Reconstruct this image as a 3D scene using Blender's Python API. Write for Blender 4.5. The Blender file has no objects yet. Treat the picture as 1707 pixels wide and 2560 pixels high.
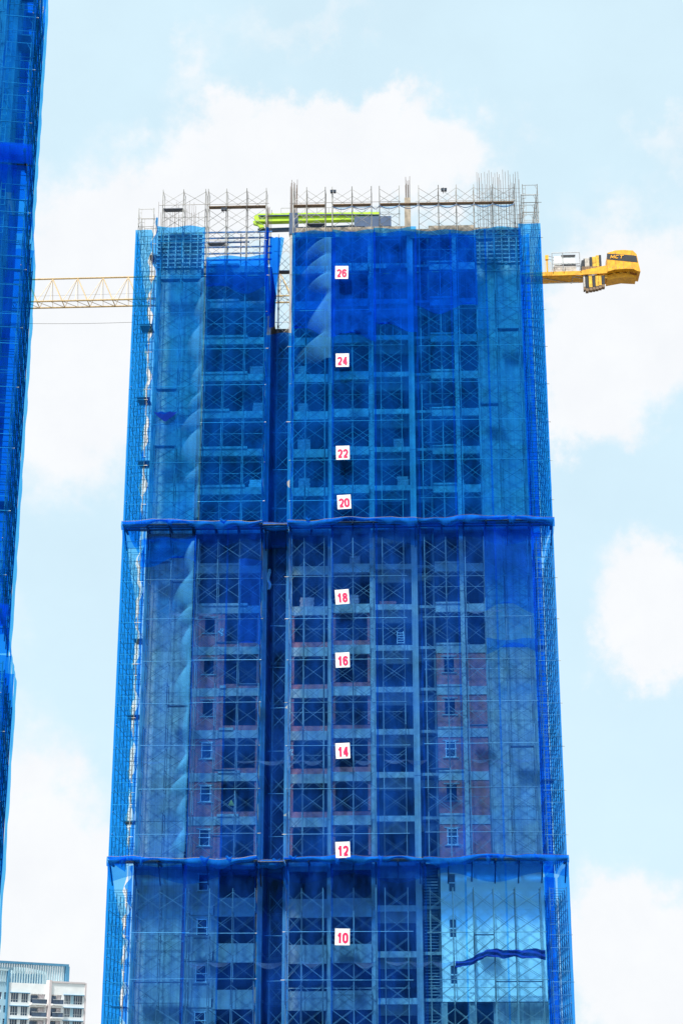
import bpy, math, random
from mathutils import Vector, Matrix
R = random.Random(7)
rad = math.radians
C = bpy.context.scene.collection
S = bpy.context.scene

# ------------------------------------------------------------------ camera, sky, sun, exposure
F_PX = 4287.0                       # focal length in pixels of the 1707 x 2560 photograph
PITCH = rad(18.93)
CAM_Z = 20.9
cam = bpy.data.cameras.new('camera'); co = bpy.data.objects.new('camera', cam); C.objects.link(co)
cam.sensor_fit = 'VERTICAL'; cam.sensor_height = 36; cam.lens = 36*F_PX/2560
cam.clip_start = 0.5; cam.clip_end = 20000
co.location = (0, 0, CAM_Z); co.rotation_euler = (math.pi/2+PITCH, 0, 0)
S.camera = co

SUN_EL, SUN_AZ = rad(60), math.atan2(-0.50, -0.86)     # azimuth as atan2(x, y) of the direction to the sun
sun = bpy.data.lights.new('sun', 'SUN'); so = bpy.data.objects.new('sun', sun); C.objects.link(so)
sun.energy = 4.7; sun.angle = rad(7); sun.color = (1.0, 0.95, 0.87)
sd = Vector((math.sin(SUN_AZ)*math.cos(SUN_EL), math.cos(SUN_AZ)*math.cos(SUN_EL), math.sin(SUN_EL)))
so.rotation_euler = sd.to_track_quat('Z', 'Y').to_euler(); so.location = (-60, -60, 200)

S.view_settings.view_transform = 'Standard'; S.view_settings.look = 'None'
S.view_settings.gamma = 1; S.view_settings.exposure = 0.80
S.view_settings.use_curve_mapping = False
S.cycles.transparent_max_bounces = 24
S.cycles.max_bounces = 8

def cam_ray(x, y):
    """direction of a photograph pixel (native 1707 x 2560)"""
    v = Vector(((x-853.5)/F_PX, 1.0, (1280-y)/F_PX))
    return Vector((v.x, v.y*math.cos(PITCH)-v.z*math.sin(PITCH), v.y*math.sin(PITCH)+v.z*math.cos(PITCH)))

def make_world():
    w = bpy.data.worlds.new('World'); S.world = w; w.use_nodes = True
    nt = w.node_tree; N = nt.nodes; L = nt.links
    for n in list(N): N.remove(n)
    def mth(op, a, b=None, c=None, clamp=False):
        n = N.new('ShaderNodeMath'); n.operation = op; n.use_clamp = clamp
        for i, x in enumerate((a, b, c)):
            if x is None: continue
            if isinstance(x, (int, float)): n.inputs[i].default_value = x
            else: L.new(x, n.inputs[i])
        return n.outputs[0]
    out = N.new('ShaderNodeOutputWorld'); bg = N.new('ShaderNodeBackground')
    sky = N.new('ShaderNodeTexSky'); sky.sky_type = 'NISHITA'; sky.sun_disc = False
    sky.sun_elevation = SUN_EL; sky.sun_rotation = SUN_AZ; sky.dust_density = 2.5; sky.air_density = 1.0
    tc = N.new('ShaderNodeTexCoord')
    # billowing edge noise in direction space
    def noise(scale, detail, rough, off=(0, 0, 0), stretch=(1, 1, 1)):
        mp = N.new('ShaderNodeMapping'); L.new(tc.outputs['Generated'], mp.inputs[0])
        mp.inputs['Location'].default_value = off; mp.inputs['Scale'].default_value = stretch
        n = N.new('ShaderNodeTexNoise'); L.new(mp.outputs[0], n.inputs['Vector'])
        n.inputs['Scale'].default_value = scale; n.inputs['Detail'].default_value = detail
        n.inputs['Roughness'].default_value = rough
        return n
    nA = noise(26, 8, 0.62)
    nB = noise(9.0, 9, 0.60, (3.1, 1.7, 0.4), (1, 1, 1.3))
    nC = noise(70, 6, 0.6, (5, 2, 1))
    # warp the direction with the noise
    vm = N.new('ShaderNodeVectorMath'); vm.operation = 'SUBTRACT'; L.new(nA.outputs['Color'], vm.inputs[0]); vm.inputs[1].default_value = (.5, .5, .5)
    vs = N.new('ShaderNodeVectorMath'); vs.operation = 'SCALE'; L.new(vm.outputs[0], vs.inputs[0]); vs.inputs['Scale'].default_value = 0.085
    va = N.new('ShaderNodeVectorMath'); va.operation = 'ADD'; L.new(tc.outputs['Generated'], va.inputs[0]); L.new(vs.outputs[0], va.inputs[1])
    total = None
    # cumulus banks: centre (photo pixel, native), half width, half height in px, weight
    banks = [((800, 450), 400, 150, 1.0), ((660, 330), 190, 120, .8), ((1030, 350), 230, 110, .9), ((430, 520), 170, 90, .8),
             ((150, 760), 240, 260, 1.1), ((230, 980), 260, 300, .95), ((40, 2150), 260, 300, 1.1), ((210, 2420), 260, 260, 1.0),
             ((1580, 760), 240, 230, 1.0), ((1480, 950), 220, 180, .7), ((1660, 1470), 220, 150, 1.05), ((1700, 1640), 170, 120, .9),
             ((1580, 2330), 230, 180, .9), ((1700, 2500), 260, 220, .9), ((800, 60), 240, 80, .5), ((500, 140), 70, 80, .45),
             ((1700, 300), 110, 100, .5), ((1430, 1060), 100, 100, .35),
             ((-420, 1500), 420, 300, .9), ((2250, 1800), 420, 300, .9), ((900, -500), 520, 260, .9), ((2200, 600), 420, 260, .8), ((-500, 300), 420, 260, .8)]
    for (cx, cy), hx, hy, wt in banks:
        d = cam_ray(cx, cy).normalized()
        rx = Vector((d.y, -d.x, 0)).normalized(); up = rx.cross(d).normalized()
        sb = N.new('ShaderNodeVectorMath'); sb.operation = 'SUBTRACT'; L.new(va.outputs[0], sb.inputs[0]); sb.inputs[1].default_value = d
        da = N.new('ShaderNodeVectorMath'); da.operation = 'DOT_PRODUCT'; L.new(sb.outputs[0], da.inputs[0]); da.inputs[1].default_value = rx*(F_PX/hx)
        db = N.new('ShaderNodeVectorMath'); db.operation = 'DOT_PRODUCT'; L.new(sb.outputs[0], db.inputs[0]); db.inputs[1].default_value = up*(F_PX/hy)
        dc = N.new('ShaderNodeVectorMath'); dc.operation = 'DOT_PRODUCT'; L.new(sb.outputs[0], dc.inputs[0]); dc.inputs[1].default_value = d*3.0
        q = mth('ADD', mth('ADD', mth('MULTIPLY', da.outputs['Value'], da.outputs['Value']), mth('MULTIPLY', db.outputs['Value'], db.outputs['Value'])), mth('MULTIPLY', dc.outputs['Value'], dc.outputs['Value']))
        g = mth('MULTIPLY', mth('POWER', 2.718, mth('MULTIPLY', q, -1.1)), wt)
        total = g if total is None else mth('ADD', total, g)
    field = mth('ADD', total, mth('MULTIPLY', mth('SUBTRACT', nB.outputs['Fac'], .5), .9))
    field = mth('ADD', field, mth('MULTIPLY', mth('SUBTRACT', nC.outputs['Fac'], .5), .3))
    mr = N.new('ShaderNodeMapRange'); mr.interpolation_type = 'SMOOTHSTEP'; L.new(field, mr.inputs[0])
    mr.inputs[1].default_value = .22; mr.inputs[2].default_value = .80
    # thin veil so the blue is pale, as on a humid day
    sc = N.new('ShaderNodeVectorMath'); sc.operation = 'SCALE'; L.new(sky.outputs[0], sc.inputs[0]); sc.inputs['Scale'].default_value = 0.075
    veil = N.new('ShaderNodeMix'); veil.data_type = 'RGBA'; L.new(sc.outputs[0], veil.inputs['A']); veil.inputs['B'].default_value = (.435, .56, .62, 1)
    vf = mth('ADD', mth('MULTIPLY', nB.outputs['Fac'], .2), .76); L.new(vf, veil.inputs['Factor'])
    mx = N.new('ShaderNodeMix'); mx.data_type = 'RGBA'; L.new(mth('MULTIPLY', mr.outputs[0], .93), mx.inputs['Factor'])
    L.new(veil.outputs['Result'], mx.inputs['A'])
    cr = N.new('ShaderNodeMix'); cr.data_type = 'RGBA'; L.new(nA.outputs['Fac'], cr.inputs['Factor'])
    cr.inputs['A'].default_value = (.515, .525, .55, 1); cr.inputs['B'].default_value = (.59, .592, .595, 1)
    L.new(cr.outputs['Result'], mx.inputs['B'])
    L.new(mx.outputs['Result'], bg.inputs['Color']); bg.inputs['Strength'].default_value = 1.0
    L.new(bg.outputs[0], out.inputs['Surface'])
make_world()

# ------------------------------------------------------------------ frames and mesh helpers
class Fr:
    """a ground-plan frame: u along a facade, w away behind it, z up"""
    def __init__(s, ox, oy, a):
        s.o = Vector((ox, oy, 0)); s.a = a
        s.u = Vector((math.cos(a), math.sin(a), 0)); s.w = Vector((-math.sin(a), math.cos(a), 0))
    def P(s, p): return s.o+s.u*p[0]+s.w*p[1]+Vector((0, 0, p[2]))
    def hit(s, x, y, w):
        """photograph pixel -> (u, z) on the vertical plane w"""
        d = cam_ray(x, y); c = Vector((0, 0, CAM_Z))
        t = ((s.o+s.w*w-c).dot(s.w))/d.dot(s.w)
        q = c+d*t
        return (q-s.o).dot(s.u), q.z
B = Fr(0, 129.5, -rad(2.0))                 # main tower
K = 1707/1568
def ux(x, y, w=0.0): return B.hit(x*K, y*K, w)[0]       # measured on the 1568-wide view of the photo
def zx(x, y, w=0.0): return B.hit(x*K, y*K, w)[1]

class MB:
    def __init__(s): s.v = []; s.f = []
    def box(s, u0, u1, w0, w1, z0, z1):
        b = len(s.v)
        s.v += [(u0, w0, z0), (u1, w0, z0), (u1, w1, z0), (u0, w1, z0), (u0, w0, z1), (u1, w0, z1), (u1, w1, z1), (u0, w1, z1)]
        s.f += [tuple(b+i for i in q) for q in ((0, 3, 2, 1), (4, 5, 6, 7), (0, 1, 5, 4), (1, 2, 6, 5), (2, 3, 7, 6), (3, 0, 4, 7))]
        return s
    def bar(s, p, q, r, n=5, r2=None):
        p = Vector(p); q = Vector(q); d = (q-p)
        if d.length < 1e-6: return s
        d.normalize(); a = d.orthogonal().normalized(); c = d.cross(a); b = len(s.v); r2 = r if r2 is None else r2
        for e, rr in ((p, r), (q, r2)):
            for i in range(n):
                t = 2*math.pi*i/n; s.v.append(tuple(e+a*(rr*math.cos(t))+c*(rr*math.sin(t))))
        s.f += [(b+i, b+(i+1) % n, b+n+(i+1) % n, b+n+i) for i in range(n)]
        s.f += [tuple(b+i for i in reversed(range(n))), tuple(b+n+i for i in range(n))]
        return s
    def path(s, pts, r, n=5):
        for a, b in zip(pts, pts[1:]): s.bar(a, b, r, n)
        return s
    def prism(s, poly, z0, z1):
        """poly of (u, w), counter-clockwise from above"""
        b = len(s.v); n = len(poly)
        s.v += [(p[0], p[1], z0) for p in poly]+[(p[0], p[1], z1) for p in poly]
        s.f += [tuple(b+i for i in reversed(range(n))), tuple(b+n+i for i in range(n))]
        s.f += [(b+i, b+(i+1) % n, b+n+(i+1) % n, b+n+i) for i in range(n)]
        return s
    def sideprism(s, poly, w0, w1):
        """poly of (u, z) extruded in w"""
        b = len(s.v); n = len(poly)
        s.v += [(p[0], w0, p[1]) for p in poly]+[(p[0], w1, p[1]) for p in poly]
        s.f += [tuple(b+i for i in range(n)), tuple(b+n+i for i in reversed(range(n)))]
        s.f += [(b+(i+1) % n, b+i, b+n+i, b+n+(i+1) % n) for i in range(n)]
        return s
    def grid(s, nu, nv, fn):
        b = len(s.v)
        for j in range(nv+1):
            for i in range(nu+1): s.v.append(tuple(fn(i/nu, j/nv)))
        for j in range(nv):
            for i in range(nu):
                a = b+j*(nu+1)+i; s.f.append((a, a+1, a+nu+2, a+nu+1))
        return s
    def mesh(s, name, mat, base=(0, 0, 0), smooth=False):
        m = bpy.data.meshes.new(name)
        m.from_pydata([(x-base[0], y-base[1], z-base[2]) for x, y, z in s.v], [], s.f)
        m.materials.append(mat)
        if smooth: m.polygons.foreach_set('use_smooth', [True]*len(m.polygons))
        m.update(); return m

class T:
    """a thing: an Empty at its base, in a frame"""
    def __init__(s, name, label, cat, fr=B, base=(0, 0, 0), group=None):
        s.o = bpy.data.objects.new(name, None); C.objects.link(s.o); s.o.empty_display_size = .3
        s.o.location = fr.P(base); s.o.rotation_euler = (0, 0, fr.a); s.b = base
        s.o['label'] = label; s.o['category'] = cat
        if group: s.o['group'] = group
    def part(s, name, mb, mat, parent=None, smooth=False, kind=None, label=None):
        o = bpy.data.objects.new(name, mb.mesh(name, mat, s.b, smooth)); C.objects.link(o); o.parent = parent or s.o
        if kind: o['kind'] = kind
        if label: o['label'] = label
        return o
    def inst(s, name, mesh, p, parent=None, rot=0):
        o = bpy.data.objects.new(name, mesh); C.objects.link(o); o.parent = parent or s.o
        o.location = (p[0]-s.b[0], p[1]-s.b[1], p[2]-s.b[2])
        if rot: o.rotation_euler = (0, 0, rot)
        return o

# ------------------------------------------------------------------ materials
def nodes(name):
    m = bpy.data.materials.new(name); m.use_nodes = True; nt = m.node_tree
    return m, nt.nodes, nt.links, nt.nodes['Principled BSDF'], nt.nodes['Material Output']
def ramp_noise(N, L, src, scale, detail, c0, c1, stretch=(1, 1, 1), rough=.6, p0=.3, p1=.7):
    mp = N.new('ShaderNodeMapping'); mp.inputs['Scale'].default_value = stretch; L.new(src, mp.inputs[0])
    n = N.new('ShaderNodeTexNoise'); n.inputs['Scale'].default_value = scale; n.inputs['Detail'].default_value = detail; n.inputs['Roughness'].default_value = rough
    L.new(mp.outputs[0], n.inputs['Vector'])
    r = N.new('ShaderNodeValToRGB'); r.color_ramp.elements[0].position = p0; r.color_ramp.elements[1].position = p1
    r.color_ramp.elements[0].color = (*c0, 1); r.color_ramp.elements[1].color = (*c1, 1); L.new(n.outputs['Fac'], r.inputs[0])
    return r.outputs[0]
def mixc(N, L, a, b, fac, mode='MULTIPLY'):
    n = N.new('ShaderNodeMix'); n.data_type = 'RGBA'; n.blend_type = mode; n.inputs['Factor'].default_value = fac if isinstance(fac, (int, float)) else 0
    if not isinstance(fac, (int, float)): L.new(fac, n.inputs['Factor'])
    for s, x in (('A', a), ('B', b)):
        if isinstance(x, tuple): n.inputs[s].default_value = (*x, 1)
        else: L.new(x, n.inputs[s])
    return n.outputs['Result']
def plain(name, col, rough=.6, metal=0, wear=.25, scale=6):
    m, N, L, b, o = nodes(name); tc = N.new('ShaderNodeTexCoord')
    lo = tuple(c*(1-wear) for c in col); hi = tuple(min(1, c*(1+wear*.5)) for c in col)
    L.new(ramp_noise(N, L, tc.outputs['Object'], scale, 5, lo, hi), b.inputs['Base Color'])
    b.inputs['Roughness'].default_value = rough; b.inputs['Metallic'].default_value = metal
    return m
def objrand(N, L, lo, hi):
    oi = N.new('ShaderNodeObjectInfo'); r = N.new('ShaderNodeValToRGB'); L.new(oi.outputs['Random'], r.inputs[0])
    r.color_ramp.elements[0].color = (*lo, 1); r.color_ramp.elements[1].color = (*hi, 1)
    return r.outputs[0]
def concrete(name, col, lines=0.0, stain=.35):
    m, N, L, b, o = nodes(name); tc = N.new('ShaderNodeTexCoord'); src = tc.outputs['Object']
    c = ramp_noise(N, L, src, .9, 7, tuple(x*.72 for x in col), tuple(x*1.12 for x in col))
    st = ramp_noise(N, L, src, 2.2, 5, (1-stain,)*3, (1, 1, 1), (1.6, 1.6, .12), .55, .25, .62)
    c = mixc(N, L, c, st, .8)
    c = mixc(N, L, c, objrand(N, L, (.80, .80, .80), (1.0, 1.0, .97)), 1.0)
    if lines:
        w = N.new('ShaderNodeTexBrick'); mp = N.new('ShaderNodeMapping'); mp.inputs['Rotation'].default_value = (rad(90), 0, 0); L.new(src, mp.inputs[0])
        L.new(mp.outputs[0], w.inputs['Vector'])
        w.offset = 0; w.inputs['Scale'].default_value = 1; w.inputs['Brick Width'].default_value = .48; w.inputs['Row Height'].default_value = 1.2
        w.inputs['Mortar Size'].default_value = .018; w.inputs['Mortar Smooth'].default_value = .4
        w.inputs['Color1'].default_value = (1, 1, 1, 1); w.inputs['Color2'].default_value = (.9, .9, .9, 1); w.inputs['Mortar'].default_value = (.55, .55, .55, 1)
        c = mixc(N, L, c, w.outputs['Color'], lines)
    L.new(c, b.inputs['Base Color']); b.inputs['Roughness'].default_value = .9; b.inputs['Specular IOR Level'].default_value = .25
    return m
def brick(name):
    m, N, L, b, o = nodes(name); tc = N.new('ShaderNodeTexCoord'); src = tc.outputs['Object']
    w = N.new('ShaderNodeTexBrick'); mp = N.new('ShaderNodeMapping'); mp.inputs['Rotation'].default_value = (rad(90), 0, 0); L.new(src, mp.inputs[0]); L.new(mp.outputs[0], w.inputs['Vector'])
    w.inputs['Scale'].default_value = 1; w.inputs['Brick Width'].default_value = .2; w.inputs['Row Height'].default_value = .085; w.inputs['Mortar Size'].default_value = .010
    w.inputs['Color1'].default_value = (.68, .13, .09, 1); w.inputs['Color2'].default_value = (.54, .09, .07, 1); w.inputs['Mortar'].default_value = (.38, .27, .24, 1)
    c = mixc(N, L, w.outputs['Color'], ramp_noise(N, L, src, 1.4, 6, (.62, .60, .60), (1, 1, 1)), .9)
    L.new(c, b.inputs['Base Color']); b.inputs['Roughness'].default_value = .9
    return m
def net(name, op, tint, body, trans=.5, dust=0.0, var=.25, fade=False):
    """knotted safety netting: open weave (tinted see-through) mixed with blue yarn that reflects and glows through"""
    m, N, L, b, o = nodes(name); N.remove(b); tc = N.new('ShaderNodeTexCoord'); src = tc.outputs['Object']
    tr = N.new('ShaderNodeBsdfTransparent'); tr.inputs[0].default_value = (*tint, 1)
    df = N.new('ShaderNodeBsdfDiffuse'); tl = N.new('ShaderNodeBsdfTranslucent')
    col = ramp_noise(N, L, src, .45, 6, tuple(x*.78 for x in body), tuple(min(1, x*1.15) for x in body), (1, 1, .35))
    if dust: col = mixc(N, L, col, (.30, .31, .30), dust, 'MIX')
    col = mixc(N, L, col, objrand(N, L, (.82, .82, .86), (1.0, 1.0, 1.0)), 1.0)
    L.new(col, df.inputs[0]); L.new(col, tl.inputs[0])
    mb = N.new('ShaderNodeMixShader'); mb.inputs[0].default_value = trans; L.new(df.outputs[0], mb.inputs[1]); L.new(tl.outputs[0], mb.inputs[2])
    f1 = ramp_noise(N, L, src, .6, 6, (max(0, op-var*.5),)*3, (min(1, op+var*.5),)*3, (1, 1, .5))
    f2 = ramp_noise(N, L, src, 5.0, 3, (.90,)*3, (1.06,)*3, (2.5, 2.5, .05))       # vertical slack streaks
    fm = mixc(N, L, f1, f2, 1.0)
    fm = mixc(N, L, fm, objrand(N, L, (.90,)*3, (1.0,)*3), 1.0)
    if fade:                                        # opacity and tint thin out towards the free edge
        at = N.new('ShaderNodeAttribute'); at.attribute_name = 'fade'; fm = mixc(N, L, fm, at.outputs['Color'], 1.0)
        tint_ = mixc(N, L, (1, 1, 1), tint, at.outputs['Fac'], 'MIX'); L.new(tint_, tr.inputs[0])
    ms = N.new('ShaderNodeMixShader'); L.new(fm, ms.inputs[0]); L.new(tr.outputs[0], ms.inputs[1]); L.new(mb.outputs[0], ms.inputs[2])
    L.new(ms.outputs[0], o.inputs['Surface'])
    return m
M = {}
M['conc'] = concrete('cast_concrete', (.50, .49, .47))
M['wallc'] = concrete('board_formed_concrete', (.50, .49, .465), .85)
M['slab'] = concrete('slab_concrete', (.36, .355, .34))
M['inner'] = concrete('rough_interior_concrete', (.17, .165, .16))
M['render'] = concrete('cement_render', (.36, .365, .37), 0, .25)
M['white'] = plain('white_wall_paint', (.82, .83, .84), .8, 0, .08, 1.2)
M['brick'] = brick('red_brick')
def tube(name, lo, hi):
    m, N, L, b, o = nodes(name); tc = N.new('ShaderNodeTexCoord')
    c = mixc(N, L, objrand(N, L, lo, hi), ramp_noise(N, L, tc.outputs['Object'], 3, 5, (.6, .57, .53), (1, 1, 1)), .8)
    L.new(c, b.inputs['Base Color']); b.inputs['Roughness'].default_value = .5; b.inputs['Metallic'].default_value = .2
    return m
M['steel'] = tube('galvanised_tube', (.10, .09, .085), (.48, .47, .45))
M['brace'] = tube('brace_rod', (.10, .095, .09), (.46, .45, .44))
M['rust'] = plain('rusted_rebar', (.16, .12, .10), .8, .2, .5, 8)
M['plank'] = plain('scaffold_plank', (.24, .16, .10), .85, 0, .5, 5)
M['deck'] = plain('steel_deck_plank', (.13, .14, .17), .6, .3, .4, 5)
M['form'] = plain('formwork_plywood', (.40, .34, .27), .8, 0, .4, 3)
M['formsteel'] = plain('formwork_waler', (.38, .38, .39), .6, .3, .35, 5)
TINT = (.38, .72, 1.0)
M['netU'] = net('safety_net_fresh_blue', .165, (.155, .635, 1.0), (.005, .165, .95), .12)
M['netT'] = net('safety_net_top_blue', .19, (.12, .55, 1.0), (.005, .15, .95), .12)
M['netM'] = net('safety_net_weathered_blue', .145, TINT, (.008, .15, .90), .12, .02)
M['netL'] = net('safety_net_faded_blue', .13, (.34, .70, 1.0), (.009, .14, .86), .12, .02)
M['netW'] = net('thin_clear_blue_net', .085, (.42, .79, 1.0), (.012, .18, .90), .12, .0, .12)  # more see-through than netL so the white wall behind reads brighter
M['netS'] = net('side_net_light_blue', .16, (.11, .58, 1.0), (.010, .32, .98), .5, 0, .12)
M['netF'] = net('corner_net_light_blue', .15, (.20, .66, 1.0), (.010, .26, .98), .3, 0, .10)
M['netB'] = net('billowing_net_sunlit_blue', .36, (.45, .82, 1.0), (.12, .54, 1.0), .1, fade=True)  # paler yarn colour stands in for sunlight on the bellied edges
M['netK'] = net('skirt_net_blue', .34, (.14, .52, 1.0), (.012, .24, .98), .25, 0, .4)
M['netG'] = net('debris_net_pale', .16, (.60, .80, .95), (.10, .26, .55), .4, 0)
M['bluebeam'] = plain('blue_formwork_beam', (.04, .17, .45), .6, 0, .3, 4)
M['tarp'] = net('folded_blue_tarpaulin', .90, (.15, .35, .9), (.006, .026, .24), .2)
M['yellow'] = plain('crane_yellow_paint', (.80, .38, .012), .5, 0, .35, 2.5)
M['jib'] = plain('jib_yellow_paint', (.52, .36, .16), .5, 0, .3, 3)
M['black'] = plain('black_paint', (.018, .02, .03), .5, 0, .4, 4)
M['cw'] = plain('counterweight_grey', (.52, .47, .42), .8, 0, .5, 3)
M['cwy'] = plain('counterweight_yellow', (.80, .45, .04), .7, 0, .5, 3)
M['lime'] = plain('lime_green_paint', (.42, .66, .012), .4, 0, .2, 2)
M['grey'] = plain('grey_cabinet_paint', (.72, .74, .75), .5, 0, .2, 2)
M['navy'] = plain('dark_blue_paint', (.03, .07, .16), .5, 0, .3, 2)
M['sign'] = plain('sign_white_board', (.78, .78, .77), .5, 0, .20, 2.2)
M['digit'] = plain('magenta_red_lettering', (.70, .006, .10), .5, 0, .08, 4)
M['frame'] = plain('white_window_frame', (.72, .74, .75), .5, 0, .1, 4)
M['paper'] = plain('pale_plastic_sheet', (.62, .64, .66), .6, 0, .3, 6)
M['pallet'] = plain('wrapped_brick_stack', (.42, .30, .30), .8, 0, .45, 4)
M['orange'] = plain('red_plastic', (.6, .04, .03), .5)
M['tri'] = plain('yellow_warning_board', (.62, .55, .10), .6)
M['aptw'] = plain('apartment_white_render', (.84, .85, .86), .85, 0, .08, .6)
M['apts'] = plain('apartment_pale_blue_and_shade_render', (.36, .56, .68), .85, 0, .10, .6)  # pale blue carries the wing's shade in its colour; panels share it
M['aptp'] = plain('apartment_pinkish_render', (.62, .55, .56), .85, 0, .08, .6)
M['louv'] = plain('louvre_pale_blue', (.42, .56, .62), .6, 0, .15, 1)
M['lframe'] = plain('louvre_frame_blue', (.07, .24, .40), .6, 0, .15, 1)
def glass(name, col):
    m, N, L, b, o = nodes(name); tc = N.new('ShaderNodeTexCoord')
    L.new(ramp_noise(N, L, tc.outputs['Object'], .8, 3, tuple(c*.6 for c in col), tuple(c*1.5 for c in col)), b.inputs['Base Color'])
    b.inputs['Roughness'].default_value = .08; b.inputs['Specular IOR Level'].default_value = .6
    return m
M['glass'] = glass('window_glass', (.02, .03, .05)); M['aglass'] = glass('apartment_glass', (.05, .08, .14))
def ground_mat():
    m, N, L, b, o = nodes('site_ground'); tc = N.new('ShaderNodeTexCoord')
    c = ramp_noise(N, L, tc.outputs['Object'], .02, 8, (.10, .095, .08), (.22, .20, .17))
    c = mixc(N, L, c, ramp_noise(N, L, tc.outputs['Object'], .6, 6, (.7, .7, .7), (1, 1, 1)), .8)
    L.new(c, b.inputs['Base Color']); b.inputs['Roughness'].default_value = .95; return m
M['ground'] = ground_mat()

# ------------------------------------------------------------------ the setting: ground
g = MB().grid(20, 20, lambda a, b: ((a-.5)*12000, (b-.5)*12000+3000, 0))
go = bpy.data.objects.new('ground', g.mesh('ground', M['ground'])); C.objects.link(go); go['kind'] = 'structure'
go['label'] = 'bare construction site ground around the towers'

# ------------------------------------------------------------------ the main tower
H = 3.3
def zf(n): return 27.9+H*(n-9)            # top of the slab of storey n
uA0, uA1 = ux(345, 1030), ux(450, 1030)
uB0, uB1 = ux(440, 1600), ux(597, 1600)
uBm = ux(502, 1600)
uS0, uS1 = ux(609, 1600), ux(655, 1600)      # the open slot
uC0, uC1 = ux(668, 1600), ux(752, 1600)
uD0, uD1 = ux(762, 1600), ux(850, 1600)
uE0, uE1 = ux(863, 1600), ux(948, 1600)
uR0, uR1 = ux(962, 1600), ux(1003, 1600)
uF0, uF1 = ux(1003, 1600), ux(1121, 1600)
uFp = ux(1066, 1600)
uG0, uG1 = ux(1121, 1600), ux(1232, 1600)
DEPTH = 12.0
bt = T('tower_under_construction', 'unfinished concrete tower wrapped in blue netting with numbered storeys', 'building', B, (0, 0, 0))
lo = MB()
def P_(name, mat, *boxes, parent=None, label=None):
    m = MB()
    for b in boxes: m.box(*b)
    return bt.part(name, m, mat, parent, label=label)
LEFT, RIGHT = (uA0+.1, uS0), (uS1, uG1-.1)
# podium storeys below the picture: slabs on columns
for n in range(2, 9):
    z = zf(n) if n > 1 else 4
    P_('floor_slab', M['slab'], (uA0+.1, uG1-.1, .3, DEPTH, z-.22, z))
for u in (uA0+.6, uA1, uBm, uS0-.25, uC0-.2, uD0-.2, uE0-.2, uR0-.2, uFp, uG0, uG1-.6):
    for w in (.6, 6, DEPTH-.5):
        P_('column', M['conc'], (u-.25, u+.25, w-.25, w+.25, 0, zf(9)-.22))
def slab(n):
    z0, z1 = zf(n)-.22, zf(n); m = MB()
    if n <= 25:
        m.prism([(LEFT[0], .28), (LEFT[1], .28), (LEFT[1], 5.0), (RIGHT[0], 5.0), (RIGHT[0], .28), (RIGHT[1], .28), (RIGHT[1], DEPTH), (LEFT[0], DEPTH)], z0, z1)
    else:
        if n < 28: m.box(LEFT[0], LEFT[1], .28, DEPTH if n < 27 else 6, z0, z1)
        m.box(RIGHT[0], RIGHT[1], .28, DEPTH, z0, z1)
    bt.part('floor_slab', m, M['slab'])
for n in range(9, 29): slab(n)
def wallseg(name, mat, u0, u1, w0, w1, z0, z1): return P_(name, mat, (u0, u1, w0, w1, z0, z1))
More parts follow.
